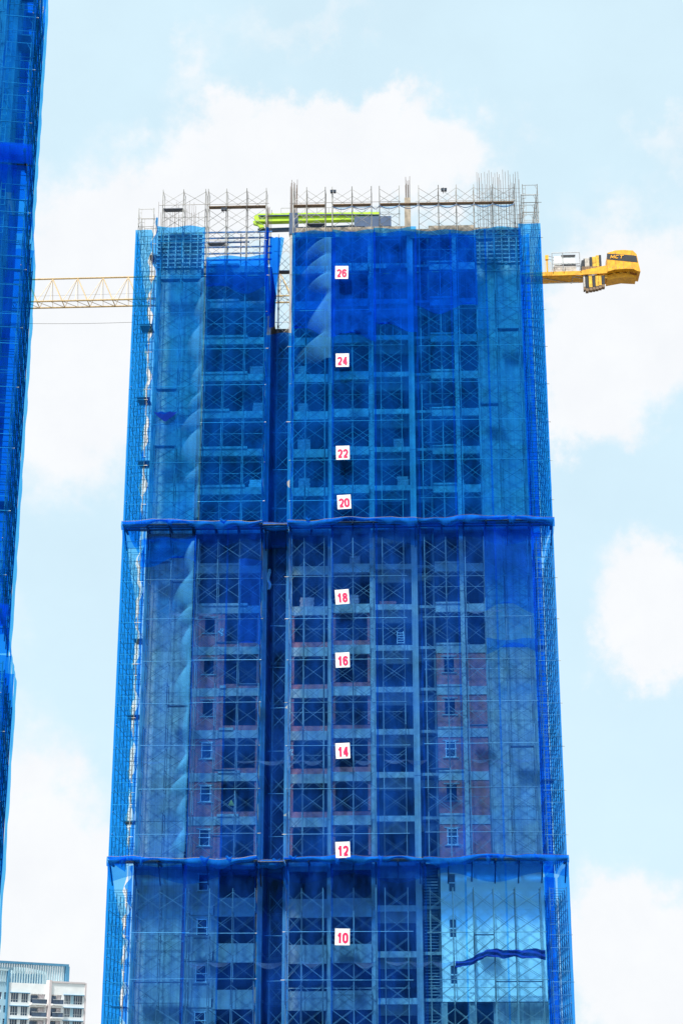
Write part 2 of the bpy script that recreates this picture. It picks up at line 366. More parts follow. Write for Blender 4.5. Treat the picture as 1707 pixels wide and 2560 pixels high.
for n in range(7, 28):
    z0, z1 = zf(n), zf(n+1)
    j = lambda: R.uniform(-.015, .015)
    # the two blank shear walls at the ends
    if n < 27:
        wallseg('shear_wall', M['wallc'], uA0, uA1, j(), .27, z0-.30, z1-.305)
        if n > 11 or n < 9: wallseg('shear_wall', M['wallc'], uG0, uG1, j(), .27, z0-.30, z1-.305)
    # end return walls
    if n < 27:
        wallseg('end_wall', M['conc'], uA0, uA0+.25, .272, 6.0, z0, z1-.222)
    wallseg('end_wall', M['conc'], uG1-.25, uG1, .272, DEPTH, z0, z1-.222)
    # rough inner partitions that close the depth of the rooms
    iw = 4.6
    if n < 27:
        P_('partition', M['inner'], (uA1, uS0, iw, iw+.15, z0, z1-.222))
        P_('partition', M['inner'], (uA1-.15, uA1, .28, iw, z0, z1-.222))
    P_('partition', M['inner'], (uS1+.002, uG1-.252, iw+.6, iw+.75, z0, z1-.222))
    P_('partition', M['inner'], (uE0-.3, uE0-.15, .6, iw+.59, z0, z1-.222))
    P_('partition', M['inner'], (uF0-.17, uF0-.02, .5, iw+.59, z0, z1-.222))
    # slot walls
    if n < 26:
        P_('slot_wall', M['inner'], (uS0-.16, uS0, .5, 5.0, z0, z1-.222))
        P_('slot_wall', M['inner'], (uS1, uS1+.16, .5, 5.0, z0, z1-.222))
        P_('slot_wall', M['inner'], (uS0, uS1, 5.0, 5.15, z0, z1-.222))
    # columns
    if n < 27: P_('column', M['conc'], (uB1, uS0-.002, .02+j(), .5, z0-.22, z1-.225))
    P_('column', M['conc'], (uS1-.02, uC0, j()-.05, .5, z0-.22, z1-.225))
    P_('column', M['conc'], (uC1, uD0, .06+j(), .45, z0-.22, z1-.225))
    P_('column', M['conc'], (uD1, uE0, .06+j(), .45, z0-.22, z1-.225))
    P_('column', M['conc'], (uE1, uR0, -.06+j(), .5, z0-.22, z1-.225))
    if n > 11: P_('column', M['conc'], (uFp-.16, uFp+.15, -.20, .12, z0-.22, z1-.225))
    # edge beams under the slab above (built at slab n so that each storey carries its own)
    top = n == 27
    bm = M['conc']
    if n <= 11:                                   # rendered storeys: deep spandrels
        sp = M['render']
        P_('spandrel', sp, (uBm+.1, uB1, .0+j(), .26, z0-.75, z0+.62)); P_('spandrel', sp, (uC0, uC1, .02+j(), .27, z0-.85, z0+.50))
        P_('spandrel', sp, (uD0, uD1, -.10+j(), .27, z0-.80, z0+.55)); P_('edge_beam', bm, (uE0, uE1, .0+j(), .27, z0-.42, z0+.02))
    else:
        P_('edge_beam', bm, (uB0+(0 if n > 17 else (uBm-uB0)), uB1, .0+j(), .27, z0-.58, z0+.02))
        if n > 17 or R.random() < .6: P_('kerb', bm, (uB0+(0 if n > 17 else (uBm-uB0)+.1), uB0+(uB1-uB0)*R.uniform(.45, .95), -.08, .22, z0+.022, z0+.22))
        P_('edge_beam', bm, (uC0, uC1, .02+j(), .27, z0-.78, z0-.08))
        P_('edge_beam', bm, (uD0, uD1, -.14+j(), .27, z0-.66, z0+.05))
        P_('edge_beam', bm, (uE0, uE1, .0+j(), .27, z0-.40, z0+.03))
        P_('edge_beam', bm, (uF0, uG0, .0+j(), .27, z0-.62, z0+.03))
        if n > 12: P_('edge_kerb', bm, (uF0, uFp-.1, -.06, .20, z0+.033, z0+.18))
    P_('inner_beam', M['conc'], (uE0-.1, uE1, 1.1, 1.35, z0-1.15, z0-.222))
    P_('inner_beam', M['conc'], (uR0, uR1-.2, 1.3+j(), 1.6, z0-.95, z0-.36))
    # brick infill and windows beside the end walls
    def window_wall(mat, u0, u1, wu0, wu1, zb, zt, w0, w1, framed, half=False):
        P_('infill_wall', mat, (u0, u1, w0, w1, z0+.03, zb), (u0, u1, w0, w1, zt, z1-.63), (u0, wu0, w0, w1, zb, zt), (wu1, u1, w0, w1, zb, zt))
        P_('window_sill', M['render'], (wu0-.22, wu1+.22, w0-.07, w0+.06, zb-.09, zb-.002)); P_('lintel', M['render'], (wu0-.22, wu1+.22, w0-.03, w0-.003, zt+.003, zt+.10))
        if framed:
            f = MB(); t = .05; zm = (zb+zt)/2
            for a in ((wu0, wu0+t, zb, zt), (wu1-t, wu1, zb, zt), (wu0+t, wu1-t, zb, zb+t), (wu0+t, wu1-t, zt-t, zt), (wu0+t, wu1-t, zm-.03, zm+.03)): f.box(a[0], a[1], w0-.04, w0+.08, a[2], a[3])
            fo = bt.part('window', f, M['frame'])
            bt.part('pane', MB().box(wu0+t, wu1-t, w0+.03, w0+.045, zm+.03, zt-t), M['glass'], fo)
            bt.part('pane', MB().box(wu0+t, wu1-t, w0+.03, w0+.045, zb+t, zm-.03), M['glass'], fo)
            for zz in (zb, zm, zt):
                for uu in (wu0, wu1): bt.part('fixing_strap', MB().box(uu-.06, uu+.06, w0-.065, w0-.045, zz-.03, zz+.03), M['frame'], fo)
    wB0, wB1 = ux(466, 1620), ux(489, 1620)
    wF0, wF1 = ux(1021, 1620), ux(1044, 1620)
    if n <= 17:
        mt = M['brick'] if n >= 12 else M['render']
        window_wall(mt, uB0, uBm, wB0, wB1, z0+1.15, z0+2.38, .03, .22, n <= 14)
        P_('ring_beam', M['conc'], (uB0, uBm, -.01+j(), .26, z0-.62, z0+.028))
        P_('brick_pier', M['brick'] if n >= 12 else M['render'], (uBm+.003, uBm+.36, .05, .24, z0+.03, z1-.6))
        if n >= 12:
            P_('brick_sill', M['brick'], (uBm+.36, uB1-.003, .05, .22, z0+.022, z0+R.uniform(.30, .42)))
            P_('brick_sill', M['brick'], (uC0, uC1, .07, .22, z0-.078, z0+R.uniform(.26, .36))); P_('brick_sill', M['brick'], (uD0, uD1, -.05, .20, z0+.052, z0+R.uniform(.34, .44)))
            P_('brick_jamb', M['brick'], (uB1-.30, uB1-.004, .06, .22, z0+.43, z1-.6)); P_('brick_jamb', M['brick'], (uC0+.002, uC0+.22, .07, .22, z0+.37, z1-.8))
            P_('brick_jamb', M['brick'], (uD0+.002, uD0+.28, .0, .2, z0+.45, z1-.68)); P_('brick_jamb', M['brick'], (uD1-.2, uD1-.003, .0, .2, z0+.45, z1-.68))
        else:
            P_('brick_strip', M['brick'], (uA1+.004, uB0-.004, .10, .25, z0-.30, z1-.305))
    if n <= 16:
        if n >= 12:
            window_wall(M['brick'], uF0, uFp-.17, wF0, wF1, z0+1.15, z0+2.38, .03, .22, n in (14, 12))
            P_('infill_wall', M['brick'], (uFp+.16, uG0-.01, .04, .22, z0+.035, z1-.63))
        elif n >= 9:
            # the finished white panel on storeys 9 to 11
            zlo = z0 if n > 9 else z0+.05
            ww0, ww1 = ux(1030, 2110), ux(1048, 2110)
            P_('white_wall', M['white'], (uF0, ww0, -.02, .25, zlo-.3, z1-.302), (ww1, uFp-.17, -.02, .25, zlo-.3, z1-.302), (ww0, ww1, -.02, .25, zlo-.3, z0+.95), (ww0, ww1, -.02, .25, z0+2.35, z1-.302))
            P_('white_pier', M['white'], (uFp-.17, uFp+.35, -.16, .24, zlo-.3, z1-.303))
            P_('white_wall', M['white'], (uFp+.35, uG1-.02, -.03, .25, zlo-.3, z1-.304))
            f = MB()
            for a in ((ww0, ww0+.07, z0+.95, z0+2.35), (ww1-.07, ww1, z0+.95, z0+2.35), (ww0+.07, ww1-.07, z0+.95, z0+1.02), (ww0+.07, ww1-.07, z0+2.28, z0+2.35), (ww0+.07, ww1-.07, z0+1.6, z0+1.69)): f.box(a[0], a[1], .0, .1, a[2], a[3])
            fo = bt.part('window', f, M['frame'])
            bt.part('pane', MB().box(ww0+.07, ww1-.07, .05, .065, z0+1.69, z0+2.28), M['glass'], fo); bt.part('pane', MB().box(ww0+.07, ww1-.07, .05, .065, z0+1.02, z0+1.6), M['glass'], fo)
        else:
            for u in (uF0+.1, uFp, uFp+2.2, uG1-1.6): P_('column', M['render'], (u-.2, u+.25, -.02, .4, z0, z1-.3))
            P_('edge_beam', M['render'], (uF0, uG1-.05, .0, .27, z0-.6, z0+.03))
    if n <= 11:                                     # louvred bay beside the white panel
        for i in range(13):
            zz = z0+.25+i*.22
            bt.part('louvre_slat', MB().sideprism([(uR0+.15, zz), (uR1-.1, zz), (uR1-.1, zz+.05), (uR0+.15, zz+.05)], .9, 1.1), M['formsteel'])
# top storey: formwork and walers
z0, z1 = zf(27), zf(28)
for u0, u1 in ((uA0, uA1), (uG0, uG1)):
    P_('wall_formwork', M['form'], (u0, u1, .05, .2, z0-.28, z1-.02))
    for i in range(9):
        zz = z0-.1+i*.38
        P_('waler', M['formsteel'], (u0-.05, u1+.05, -.10, .045, zz, zz+.10))
    for i in range(6):
        uu = u0+(u1-u0)*(i+.5)/6; P_('soldier', M['formsteel'], (uu-.05, uu+.05, -.20, -.105, z0-.2, z1-.1))
for i, (dz, uu1) in enumerate(((.55, uS0), (1.15, uS0), (1.75, uS0), (2.2, uS0-1.9), (2.6, uS0), (3.15, uS0))):
    P_('edge_rail', M['bluebeam'], (uA1+.05, uu1, -.02, .08, z0+dz-(0 if i != 3 else .0), z0+dz+.12))
for u in (uA1+2.2, uA1+3.3, uA1+3.75, uA1+4.9): P_('prop', M['steel'], (u-.04, u+.04, .1, .18, z0, z1-.2))
P_('debris_heap', M['form'], *[(uA1+.4+i*.35, uA1+.8+i*.35, .4, 1.1, z0, z0+R.uniform(.15, .5)) for i in range(5)])
P_('edge_formwork', M['form'], (uC0, uE1+.3, -.12, .02, z1-.75, z1+.14)); P_('edge_formwork', M['form'], (uF0, uG0, -.12, .02, z1-.75, z1+.14)); P_('edge_formwork', M['form'], (uE1+.3, uF0, -.12, .02, z1-1.0, z1-.15))
for i in range(26):
    u = uC0+.3+(uG0-uC0-.5)*i/25
    P_('prop', M['steel'], (u-.04, u+.04, 1.5+(i % 3)*.4, 1.58+(i % 3)*.4, z0, z1-.24))
for n in (25, 26):
    for i in range(24):
        u = uC0+.3+(uG0-uC0-.5)*(i+.3*R.random())/23
        P_('prop', M['steel'], (u-.035, u+.035, .9+(i % 3)*.5, .97+(i % 3)*.5, zf(n), zf(n+1)-.225))
P_('lift_opening_wall', M['conc'], (ux(1035, 560), ux(1047, 560), .1, .3, z0, z1-.25))
for i in range(7): P_('formwork_clamp', M['black'], (ux(1033, 560), ux(1049, 560), -.02, .09, z0+.3+i*.38, z0+.36+i*.38))
for x in (80, 0): pass
# starter bars standing on the top
def rebars(x0, x1, ytop, ybot, w, cnt, jit, thick=.016):
    for i in range(cnt):
        t = (i+.5)/cnt; u = ux(x0+(x1-x0)*t, ybot, w)+R.uniform(-.03, .03); zt = zx(x0+(x1-x0)*t, ytop+R.uniform(0, jit), w)
        zb = zx(x0, ybot, w)-.6; lean = R.uniform(-.05, .05)
        bt.part('rebar', MB().bar((u, w, zb), (u+lean, w+R.uniform(-.03, .03), zt), thick, 4), M['rust'])
rebars(362, 458, 462, 520, .18, 19, 34)
rebars(368, 452, 478, 520, .30, 9, 20)
rebars(1094, 1196, 389, 518, .18, 17, 12, .022)
rebars(1098, 1200, 400, 518, .05, 12, 26, .022)
for i in range(9):
    zz = zf(28)+.35+i*.42; bt.part('stirrup', MB().bar((ux(1094, 500, .15), .12, zz), (ux(1196, 500, .15), .12, zz+R.uniform(-.03, .03)), .01, 4), M['rust'])
def column_bars(x0, x1, yt, yb, cnt):
    for i in range(cnt):
        t = (i+.5)/cnt; w = .1+.35*(i % 3)/2
        u = ux(x0+(x1-x0)*t, yb, w); zb = zf(27)+.2; zt = zx(x0, yt+R.uniform(0, 22), w)
        bt.part('rebar', MB().bar((u, w, zb), (u+R.uniform(-.10, .10), w, zt), .028, 4), M['rust'])
column_bars(610, 622, 470, 520, 8); column_bars(666, 684, 412, 520, 14); column_bars(930, 941, 404, 520, 9)
P_('column_formwork', M['navy'], (ux(664, 520), ux(684, 520), -.1, .5, z1-.4, zx(670, 490)))
P_('column_formwork', M['form'], (ux(929, 520), ux(943, 520), -.1, .4, z1-.4, zx(935, 455)))

# ------------------------------------------------------------------ scaffolding
LIFT = 1.65
W_OUT, W_IN = -1.55, -.40
MESH = {}
def frame_mesh(axis, d):
    """one scaffold lift frame: two posts, a top and middle rung and the small ladder side"""
    k = ('f', axis, round(d, 2))
    if k not in MESH:
        m = MB(); A = lambda t, z: (t, 0, z) if axis == 'u' else (0, t, z)
        m.bar(A(0, 0), A(0, LIFT+.03), .033); m.bar(A(d, 0), A(d, LIFT+.03), .033)
        m.bar(A(0, LIFT-.06), A(d, LIFT-.06), .022, 4); m.bar(A(0, LIFT-.40), A(.24, LIFT-.40), .018, 4)
        m.bar(A(.24, .35), A(.24, LIFT-.06), .018, 4); m.bar(A(0, .35), A(.24, .35), .018, 4); m.bar(A(0, .8), A(.24, .8), .016, 4)
        m.bar(A(d-.22, LIFT-.06), A(d, LIFT-.5), .016, 4)
        MESH[k] = m.mesh('scaffold_frame', M['steel'])
    return MESH[k]
def brace_mesh(axis, d):
    k = ('x', axis, round(d, 2))
    if k not in MESH:
        m = MB(); A = lambda t, z, o: (t, o, z) if axis == 'u' else (o, t, z)
        m.bar(A(0, .22, .012), A(d, 1.40, .012), .0185, 4); m.bar(A(0, 1.40, -.012), A(d, .22, -.012), .0185, 4)
        MESH[k] = m.mesh('cross_brace', M['brace'])
    return MESH[k]
def ledger(t, p, q, r=.026): t.part('ledger', MB().bar(p, q, r, 5), M['steel'])
def scaffold(name, label, us, z0, nl, wo=W_OUT, wi=W_IN, fr=B, skip=2.2, planks=.07, top_planks=(), ledg=True, extra_top=None, group=None, inner=True):
    t = T('scaffold', label, 'scaffold', fr, (us[0], wo, z0), group)
    fm = frame_mesh('w', wi-wo)
    for u in us:
        for k in range(nl):
            t.inst('scaffold_frame', fm, (u, wo, z0+k*LIFT))
    for a, b in zip(us, us[1:]):
        if b-a > skip or b-a < .8: continue
        bm = brace_mesh('u', b-a)
        for k in range(nl):
            t.inst('cross_brace', bm, (a, wo, z0+k*LIFT))
            if inner and R.random() < .93: t.inst('cross_brace', bm, (a, wi, z0+k*LIFT))
            if R.random() < planks and k > 0:
                t.part('plank', MB().box(a+.04, b-.04, wo+.15, wo+.75, z0+k*LIFT-.05, z0+k*LIFT+.005), M['deck'])
    if ledg:
        for k in range(1, nl, 2):
            zz = z0+k*LIFT+R.uniform(-.08, .08)+.1
            ledger(t, (us[0]-R.uniform(.1, .4), wo-.05, zz), (us[-1]+R.uniform(.1, .4), wo-.05, zz+R.uniform(-.04, .04)))
            if R.random() < .5:
                ledger(t, (us[0]-.1, wi+.05, zz-.5), (us[-1]+.1, wi+.05, zz-.5), .02)
    for k, a, b in top_planks:
        t.part('plank', MB().box(a, b, wo+.05, wo+.5, z0+k*LIFT+.02, z0+k*LIFT+.08), M['plank'])
    return t
def uxs(lst, y=1100/K, w=W_OUT): return [ux(x/K, y, w) for x in lst]
ZS1 = zx(784, 1190, -2.3); ZS2 = zx(784, 1967, -2.3); ZS3 = zf(7)-.6
sA = uxs([385, 439, 497]); sB = uxs([504, 552, 605, 656]); sS = [ux(690/K, 1100/K, .5), ux(724/K, 1100/K, .5)]
sC = uxs([727, 762, 811, 829, 881, 932, 953, 1005]); sF = uxs([1056, 1108, 1155, 1201, 1250, 1308])
def tops(y, z0): return int(round((y-z0)/LIFT))
side = {'A': 'over the blank jib-side end wall', 'B': 'over the wide bay before the dark slot', 'S': 'standing inside the dark open slot', 'C': 'behind the number boards in the middle bays', 'F': 'over the counterweight-side end wall'}
tier = {1: 'upper', 2: 'middle', 3: 'lowest'}
tz = {1: ZS1+.06, 2: ZS2+.06, 3: ZS3+.06}
zt1 = {'A': zx(405, 455, W_OUT), 'B': zx(530, 450, W_OUT), 'S': zx(660, 530, .5), 'C': zx(850, 412, W_OUT), 'F': zx(1140, 412, W_OUT)}
ztop = {1: zt1, 2: {k: ZS1-1.6 for k in 'ABSCF'}, 3: {k: ZS2-1.4 for k in 'ABSCF'}}
NL = {}
for ti in (1, 2, 3):
    for k, us in (('A', sA), ('B', sB), ('S', sS), ('C', sC), ('F', sF)):
        nl = tops(ztop[ti][k], tz[ti]); NL[ti, k] = nl
        off = ztop[ti][k]-nl*LIFT-tz[ti] if ti == 1 else 0
        zb = tz[ti]
        tp = []
        if ti == 1 and k == 'B': tp = [(nl-1, us[0]+.05, us[3]-.05)]
        if ti == 1 and k == 'C': tp = [(nl-1, us[0], us[2]), (nl-1, us[3]+.05, us[5]-.05), (nl-1, us[6]+.05, us[7]+1.5)]
        if ti == 1 and k == 'F': tp = [(nl-1, us[0]-.1, us[5]-.1)]
        lab = 'grey tube scaffold of the %s tier %s' % (tier[ti], side[k])
        w = (W_OUT, W_IN) if k != 'S' else (.5, 1.7)
        scaffold('scaffold', lab, us, zb, nl, w[0], w[1], planks=.10 if k in 'AF' else .04, top_planks=tp, group='scaffolds on the main tower')
# the end scaffolds: lift frames seen face on, rows running back along the end walls
def end_scaffold(label, ua, ub, z0, nl, rows, pitch=1.7, w0=-1.4, outer_is_a=True, fr=B, grp='scaffolds on the main tower'):
    t = T('scaffold', label, 'scaffold', fr, (ua, w0, z0), grp)
    fm = frame_mesh('u', ub-ua); bm = brace_mesh('w', pitch)
    for r in range(rows):
        for k in range(nl):
            t.inst('scaffold_frame', fm, (ua, w0+r*pitch, z0+k*LIFT))
            if r < rows-1:
                t.inst('cross_brace', bm, (ua if outer_is_a else ub, w0+r*pitch, z0+k*LIFT))
                if k % 2 == 0: t.inst('cross_brace', bm, (ub if outer_is_a else ua, w0+r*pitch, z0+k*LIFT))
    for k in range(1, nl):
        zz = z0+k*LIFT+.12
        ledger(t, (ua if outer_is_a else ub, w0-.2, zz), (ua if outer_is_a else ub, w0+(rows-1)*pitch+.2, zz), .022)
        if k % 2: ledger(t, (ua-.2, w0-.06, zz-.2), (ub+.3, w0-.06, zz-.2), .024)
        ledger(t, (ua-.1, w0-.05, zz+.55), (ub+.12, w0-.05, zz+.55), .018)
        if R.random() < .16:
            r = R.randint(1, rows-2); t.part('plank', MB().box(ua+.15, ub-.1, w0+r*pitch+.03, w0+(r+1)*pitch-.03, z0+k*LIFT-.03, z0+k*LIFT+.02), M['deck'])
    return t
uL0, uL1 = ux(293, 1030, -1.4)+.12, uA0-.22
uR0_, uR1_ = uG1+.28, ux(1262, 1030, -1.4)-.15
for ti in (1, 2, 3):
    zt = {1: (zx(325, 460, -1.4), zx(1222, 405, -1.4)), 2: (ZS1-1.6,)*2, 3: (ZS2-1.4,)*2}[ti]
    end_scaffold('%s tier end scaffold with ladder frames on the crane jib side' % tier[ti], uL0, uL1, tz[ti], tops(zt[0], tz[ti]), 5)
    end_scaffold('%s tier end scaffold with ladder frames on counterweight side' % tier[ti], uR0_, uR1_, tz[ti], tops(zt[1], tz[ti]), 7, outer_is_a=False)

# ------------------------------------------------------------------ safety nets
def hsh(*a):
    x = math.sin(sum(v*k for v, k in zip(a, (12.9898, 78.233, 37.719, 4.581))))*43758.5453
    return x-math.floor(x)
def billow(u, z, seed, cu=1.7, cz=1.65):
    """slack between ties at the posts and lift levels"""
    i, j = math.floor(u/cu), math.floor(z/cz); a, b = u/cu-i, z/cz-j
    am = .25+.75*hsh(i, j, seed)
    return am*math.sin(math.pi*a)*math.sin(math.pi*b)**.8
def net_thing(label, panels, fr=B, group=None, name='safety_net'):
    """panels: (u0, u1, w, z0, z1, mat, amp)"""
    p = panels[0]
    t = T(name, label, 'net', fr, (p[0], p[2], p[3]), group)
    for q, (u0, u1, w, z0, z1, mat, amp) in enumerate(panels):
        n = max(1, round((u1-u0)/3.4)); 
        for i in range(n):
            a = u0+(u1-u0)*i/n-(.07 if i else 0); b = u0+(u1-u0)*(i+1)/n+.07; ww = w-.02*(i % 2)
            sd = hsh(a, b, q)*50; e0 = R.uniform(-.1, .15) if q == 0 else R.uniform(-2.6, 2.2); e1 = R.uniform(-.25, .15)
            def fn(s, v, a=a, b=b, ww=ww, sd=sd):
                u = a+(b-a)*s; z = z0+e0+(z1+e1-z0-e0)*v
                if v == 1: z += .10*math.sin(u*2.1+sd)
                if v == 0 and q: z += .5*math.sin(u*1.3+sd)
                return (u, ww-amp*billow(u+sd, z, sd)-.05*math.sin(z*.7+u+sd), z)
            t.part('net_panel', MB().grid(max(3, int((b-a)/.34)), max(4, int((z1-z0)/.33)), fn), M[mat], smooth=True)
    return t
def sail(t, u, w0, z0, z1, mat, amp, step=2.3):
    """loose edge of a net bellying out sideways between its ties on a post"""
    ties = [z1]
    while ties[-1] > z0+.8: ties.append(max(z0, ties[-1]-step*R.uniform(.55, 1.6)))
    ams = [amp*R.uniform(.12, 1.25) for _ in ties]; sl = [R.uniform(.45, 1.1) for _ in ties]; pw = [R.uniform(.6, 1.3) for _ in ties]
    prof = []
    for k in range(len(ties)-1):
        for i in range(11):
            q = i/11; sc = math.sin(math.pi*min(1, q*.95+.03)**sl[k])**pw[k]
            a = ams[k]*(1-q)+ams[k+1]*q*.7+ams[k]*q*.3
            prof.append((ties[k]+(ties[k+1]-ties[k])*q, .16*amp+.84*a*sc, sc))
    n = len(prof)-1
    def fn(s, v):
        z, d, sc = prof[min(n, int(round(v*n)))]
        return (u-d*s, w0-.03-.40*min(1, d)*math.sin(math.pi*(.10+.84*s))*(.3+.7*sc), z-.55*d*s*s)
    o = t.part('net_sail', MB().grid(12, n, fn), M[mat], smooth=True)
    at = o.data.attributes.new('fade', 'FLOAT', 'POINT'); at.data.foreach_set('value', [1-.93*(i/12)**1.4 for _ in range(n+1) for i in range(13)])
WN = W_OUT-.14
NG = 'safety nets on the main tower'
zN = lambda x, y, w=WN: zx(x, y, w)
a0, a1 = sA[0]-.35, sA[2]; b0, b1 = sB[0], sB[3]+.05; c0, c1 = sC[0]-.05, sC[7]+1.3; f0, f1 = sF[0]-.35, sF[5]+.30; 
r1 = uR1_+.12
y600 = 596
n1 = net_thing('blue net hung over upper blank end wall on crane jib side', [(a0, a1, WN, ZS1, zN(405, 522), 'netU', .16)], group=NG)
n2 = net_thing('blue net over upper wide bay beside the dark slot', [(b0, b1, WN, ZS1, zN(530, y600), 'netU', .10), (b0, b1, WN+.05, zN(530, 700), zN(530, y600-8), 'netT', .2)], group=NG)
n3 = net_thing('saturated blue net behind number boards 20 to 26', [(c0, c1, WN, ZS1, zN(850, 528), 'netU', .10), (c0+.2, c1-.05, WN+.07, zN(850, 770), zN(850, 532), 'netT', .22)], group=NG)
n4 = net_thing('blue net over upper slim column bays and counterweight-side end wall', [(f0, f1, WN, ZS1, zN(1140, 522), 'netU', .10), (f0-.05, sF[3], WN+.07, zN(1100, 690), zN(1100, 530), 'netT', .2)], group=NG)
sail(n2, b0-.03, WN-.16, ZS1+.1, zN(460, 640), 'netB', 1.55)
sail(n3, sC[3]-.06, WN-.1, zN(760, 830), zN(760, 548), 'netB', 2.5)
n13 = net_thing('blue net hung inside the upper part of the dark slot', [(sB[3]+.06, sC[0], -.1, ZS1, zN(640, 770, -.1), 'netU', .1)], group=NG)
n14 = net_thing('thin net veiling the dark slot between the skirts', [(sB[3]+.06, sC[0], -.1, ZS2, ZS1-.3, 'netL', .1)], group=NG)
n15 = net_thing('thin net veiling the dark slot below the lower skirt', [(sB[3]+.06, sC[0], -.1, ZS3, ZS2-.3, 'netL', .1)], group=NG)
n5 = net_thing('weathered blue net over middle blank end wall on jib side', [(a0-.2, a1, WN, ZS2, ZS1-1.1, 'netM', .2), (a0-.3, a1, WN-.05, ZS1-3.2, ZS1-1.2, 'netU', .35)], group=NG)
n6 = net_thing('weathered blue net over brick window bay between the skirts', [(b0-.25, b1-.05, WN, ZS2, ZS1-.2, 'netM', .10), (sB[2], b1, WN+.06, ZS1-11, ZS1-3, 'netM', .15)], group=NG)
n7 = net_thing('weathered blue net behind number boards 12 to 18', [(c0, c1, WN, ZS2, ZS1-.2, 'netM', .10)], group=NG)
n8 = net_thing('weathered blue net over middle brick bay and counterweight-side end wall', [(f0, f1+.1, WN, ZS2, ZS1-.2, 'netM', .10), (sF[3], f1+.1, WN+.06, ZS1-6.5, ZS1-.4, 'netL', .12), (sF[3], f1+.1, WN+.06, ZS1-12.6, ZS1-9.6, 'netL', .12)], group=NG)
sail(n6, b0-.28, WN-.16, ZS2+.3, ZS1-1.6, 'netB', 1.5)
n9 = net_thing('faded net over lowest blank end wall on jib side', [(a0-.3, a1, WN, ZS3, ZS2-.4, 'netL', .14)], group=NG)
n10 = net_thing('faded blue net over rendered window bay below lower skirt', [(b0-.4, b1-.08, WN, ZS3, ZS2-.2, 'netL', .10)], group=NG)
n11 = net_thing('faded blue net behind number board 10 below lower skirt', [(c0, c1, WN, ZS3, ZS2-.2, 'netL', .10)], group=NG)
n12 = net_thing('faded blue net over the white painted wall panel', [(f0, f1+.15, WN, ZS3, ZS2-.2, 'netW', .10)], group=NG)
# strips of net turned into the slot at both its edges
def strip(t, u, w0, w1, z0, z1, mat, amp=.1):
    t.part('net_return', MB().grid(5, int((z1-z0)/.4), lambda s, v: (u+amp*math.sin(9*v*7+s*3)*math.sin(math.pi*s)+.05*math.sin(40*v), w0+(w1-w0)*s, z0+(z1-z0)*v)), M[mat], smooth=True)
for t, u, za, zb, mt in ((n2, b1, ZS1, zN(612, 520), 'netT'), (n6, b1-.04, ZS2, ZS1-.2, 'netT'), (n10, b1-.08, ZS3, ZS2-.2, 'netT'), (n3, c0+.05, ZS1, zN(665, 540), 'netU')):
    strip(t, u+.02, WN, W_IN+.5, za, zb, mt)
# gathered column of net hanging beside the slot
t = n2
t.part('gathered_net', MB().grid(8, 40, lambda s, v: (b1+.10+.18*math.sin(6.3*s)+.12*math.sin(5*v+1), WN+.3+.2*math.cos(6.3*s), zN(612, 720)+(zN(612, 520)-zN(612, 720))*v)), M['netT'], smooth=True)
t.part('gathered_net', MB().grid(10, 30, lambda s, v: (uS0-.1+(.35+.75*v)*s+.06*math.sin(14*s+6*v), -.35+.12*math.sin(17*s+3*v), zN(625, 735)+(zN(625, 528)-zN(625, 735))*v)), M['netT'], smooth=True)
t.part('gathered_net', MB().grid(10, 30, lambda s, v: (uS0-.1+(.30+.6*v)*s+.06*math.sin(11*s+5*v), -.20+.10*math.sin(13*s+3*v), zN(625, 700)+(zN(625, 526)-zN(625, 700))*v)), M['netT'], smooth=True)
# the end nets
def end_net(label, u, w0, w1, z0, z1, mat, slope=0.0, front=None, name='safety_net'):
    t = T(name, label, 'net', B, (u, w0, z0), NG); n = max(2, round((w1-w0)/3.0))
    for i in range(n):
        a = w0+(w1-w0)*i/n-.05; b = w0+(w1-w0)*(i+1)/n+.05
        t.part('net_panel', MB().grid(9, max(6, int((z1-z0)/.5)), lambda s, v: (u+.05*math.sin(3*s+9*i)+.05*billow(a+(b-a)*s, z0+(z1-z0)*v, i+1)*(-1 if u < 0 else 1)+slope*(v-.5), a+(b-a)*s, z0+(z1-z0)*v-(max(0, s+i-.4)*1.6*v if u < 0 else 0))), M[mat], smooth=True)
    if u > 0:
        t.part('sky_block_net', MB().grid(6, max(6, int((z1-z0)/.5)), lambda s, v: (uG1+.1+(u-uG1-.1)*s*.9, w1-.6+.15*math.sin(5*s+40*v), z0+(z1-z0)*v)), M['netT'], smooth=True)  # extra sheet added behind the end strip to cut the sky and darken it
    if front:
        fu0, fu1, fm = front
        t.part('net_panel', MB().grid(7, max(6, int((z1-z0)/.5)), lambda s, v: (fu0+(fu1-fu0)*s*(1+(.10*math.sin(v*41)+.08*math.sin(v*97) if u < 0 else 0)), w0-.02-.06*billow(fu0+(fu1-fu0)*s, z0+(z1-z0)*v, 3, .8), z0+(z1-z0)*v)), M[fm], smooth=True)
    return t
zLt = zx(310, 530, -1.4)
end_net('bright blue end net beside jib-side upper scaffold', uL0-.14, -1.5, 6.6, ZS1, zLt, 'netS', 0, (uL0-.2, uL0+(uL1-uL0)*.90, 'netF'))
end_net('bright blue end net beside jib-side middle scaffold', uL0-.16, -1.5, 6.2, ZS2, ZS1-.3, 'netS', 0, (uL0-.2, uL0+(uL1-uL0)*.90, 'netF'))
end_net('bright blue end net beside jib-side lowest scaffold', uL0-.20, -1.5, 6.6, ZS3, ZS2-.3, 'netS', 0, (uL0-.2, uL0+(uL1-uL0)*.90, 'netF'))
zRt = zx(1225, 515, -1.4)
end_net('dark blue end net beside counterweight-side upper scaffold', r1, -1.5, 8.8, ZS1, zRt, 'netU', 0, (f1-.1, r1, 'netU'))
end_net('dark blue end net beside counterweight-side middle scaffold', r1, -1.5, 8.8, ZS2, ZS1-.3, 'netU', 0, (f1, r1, 'netM'))
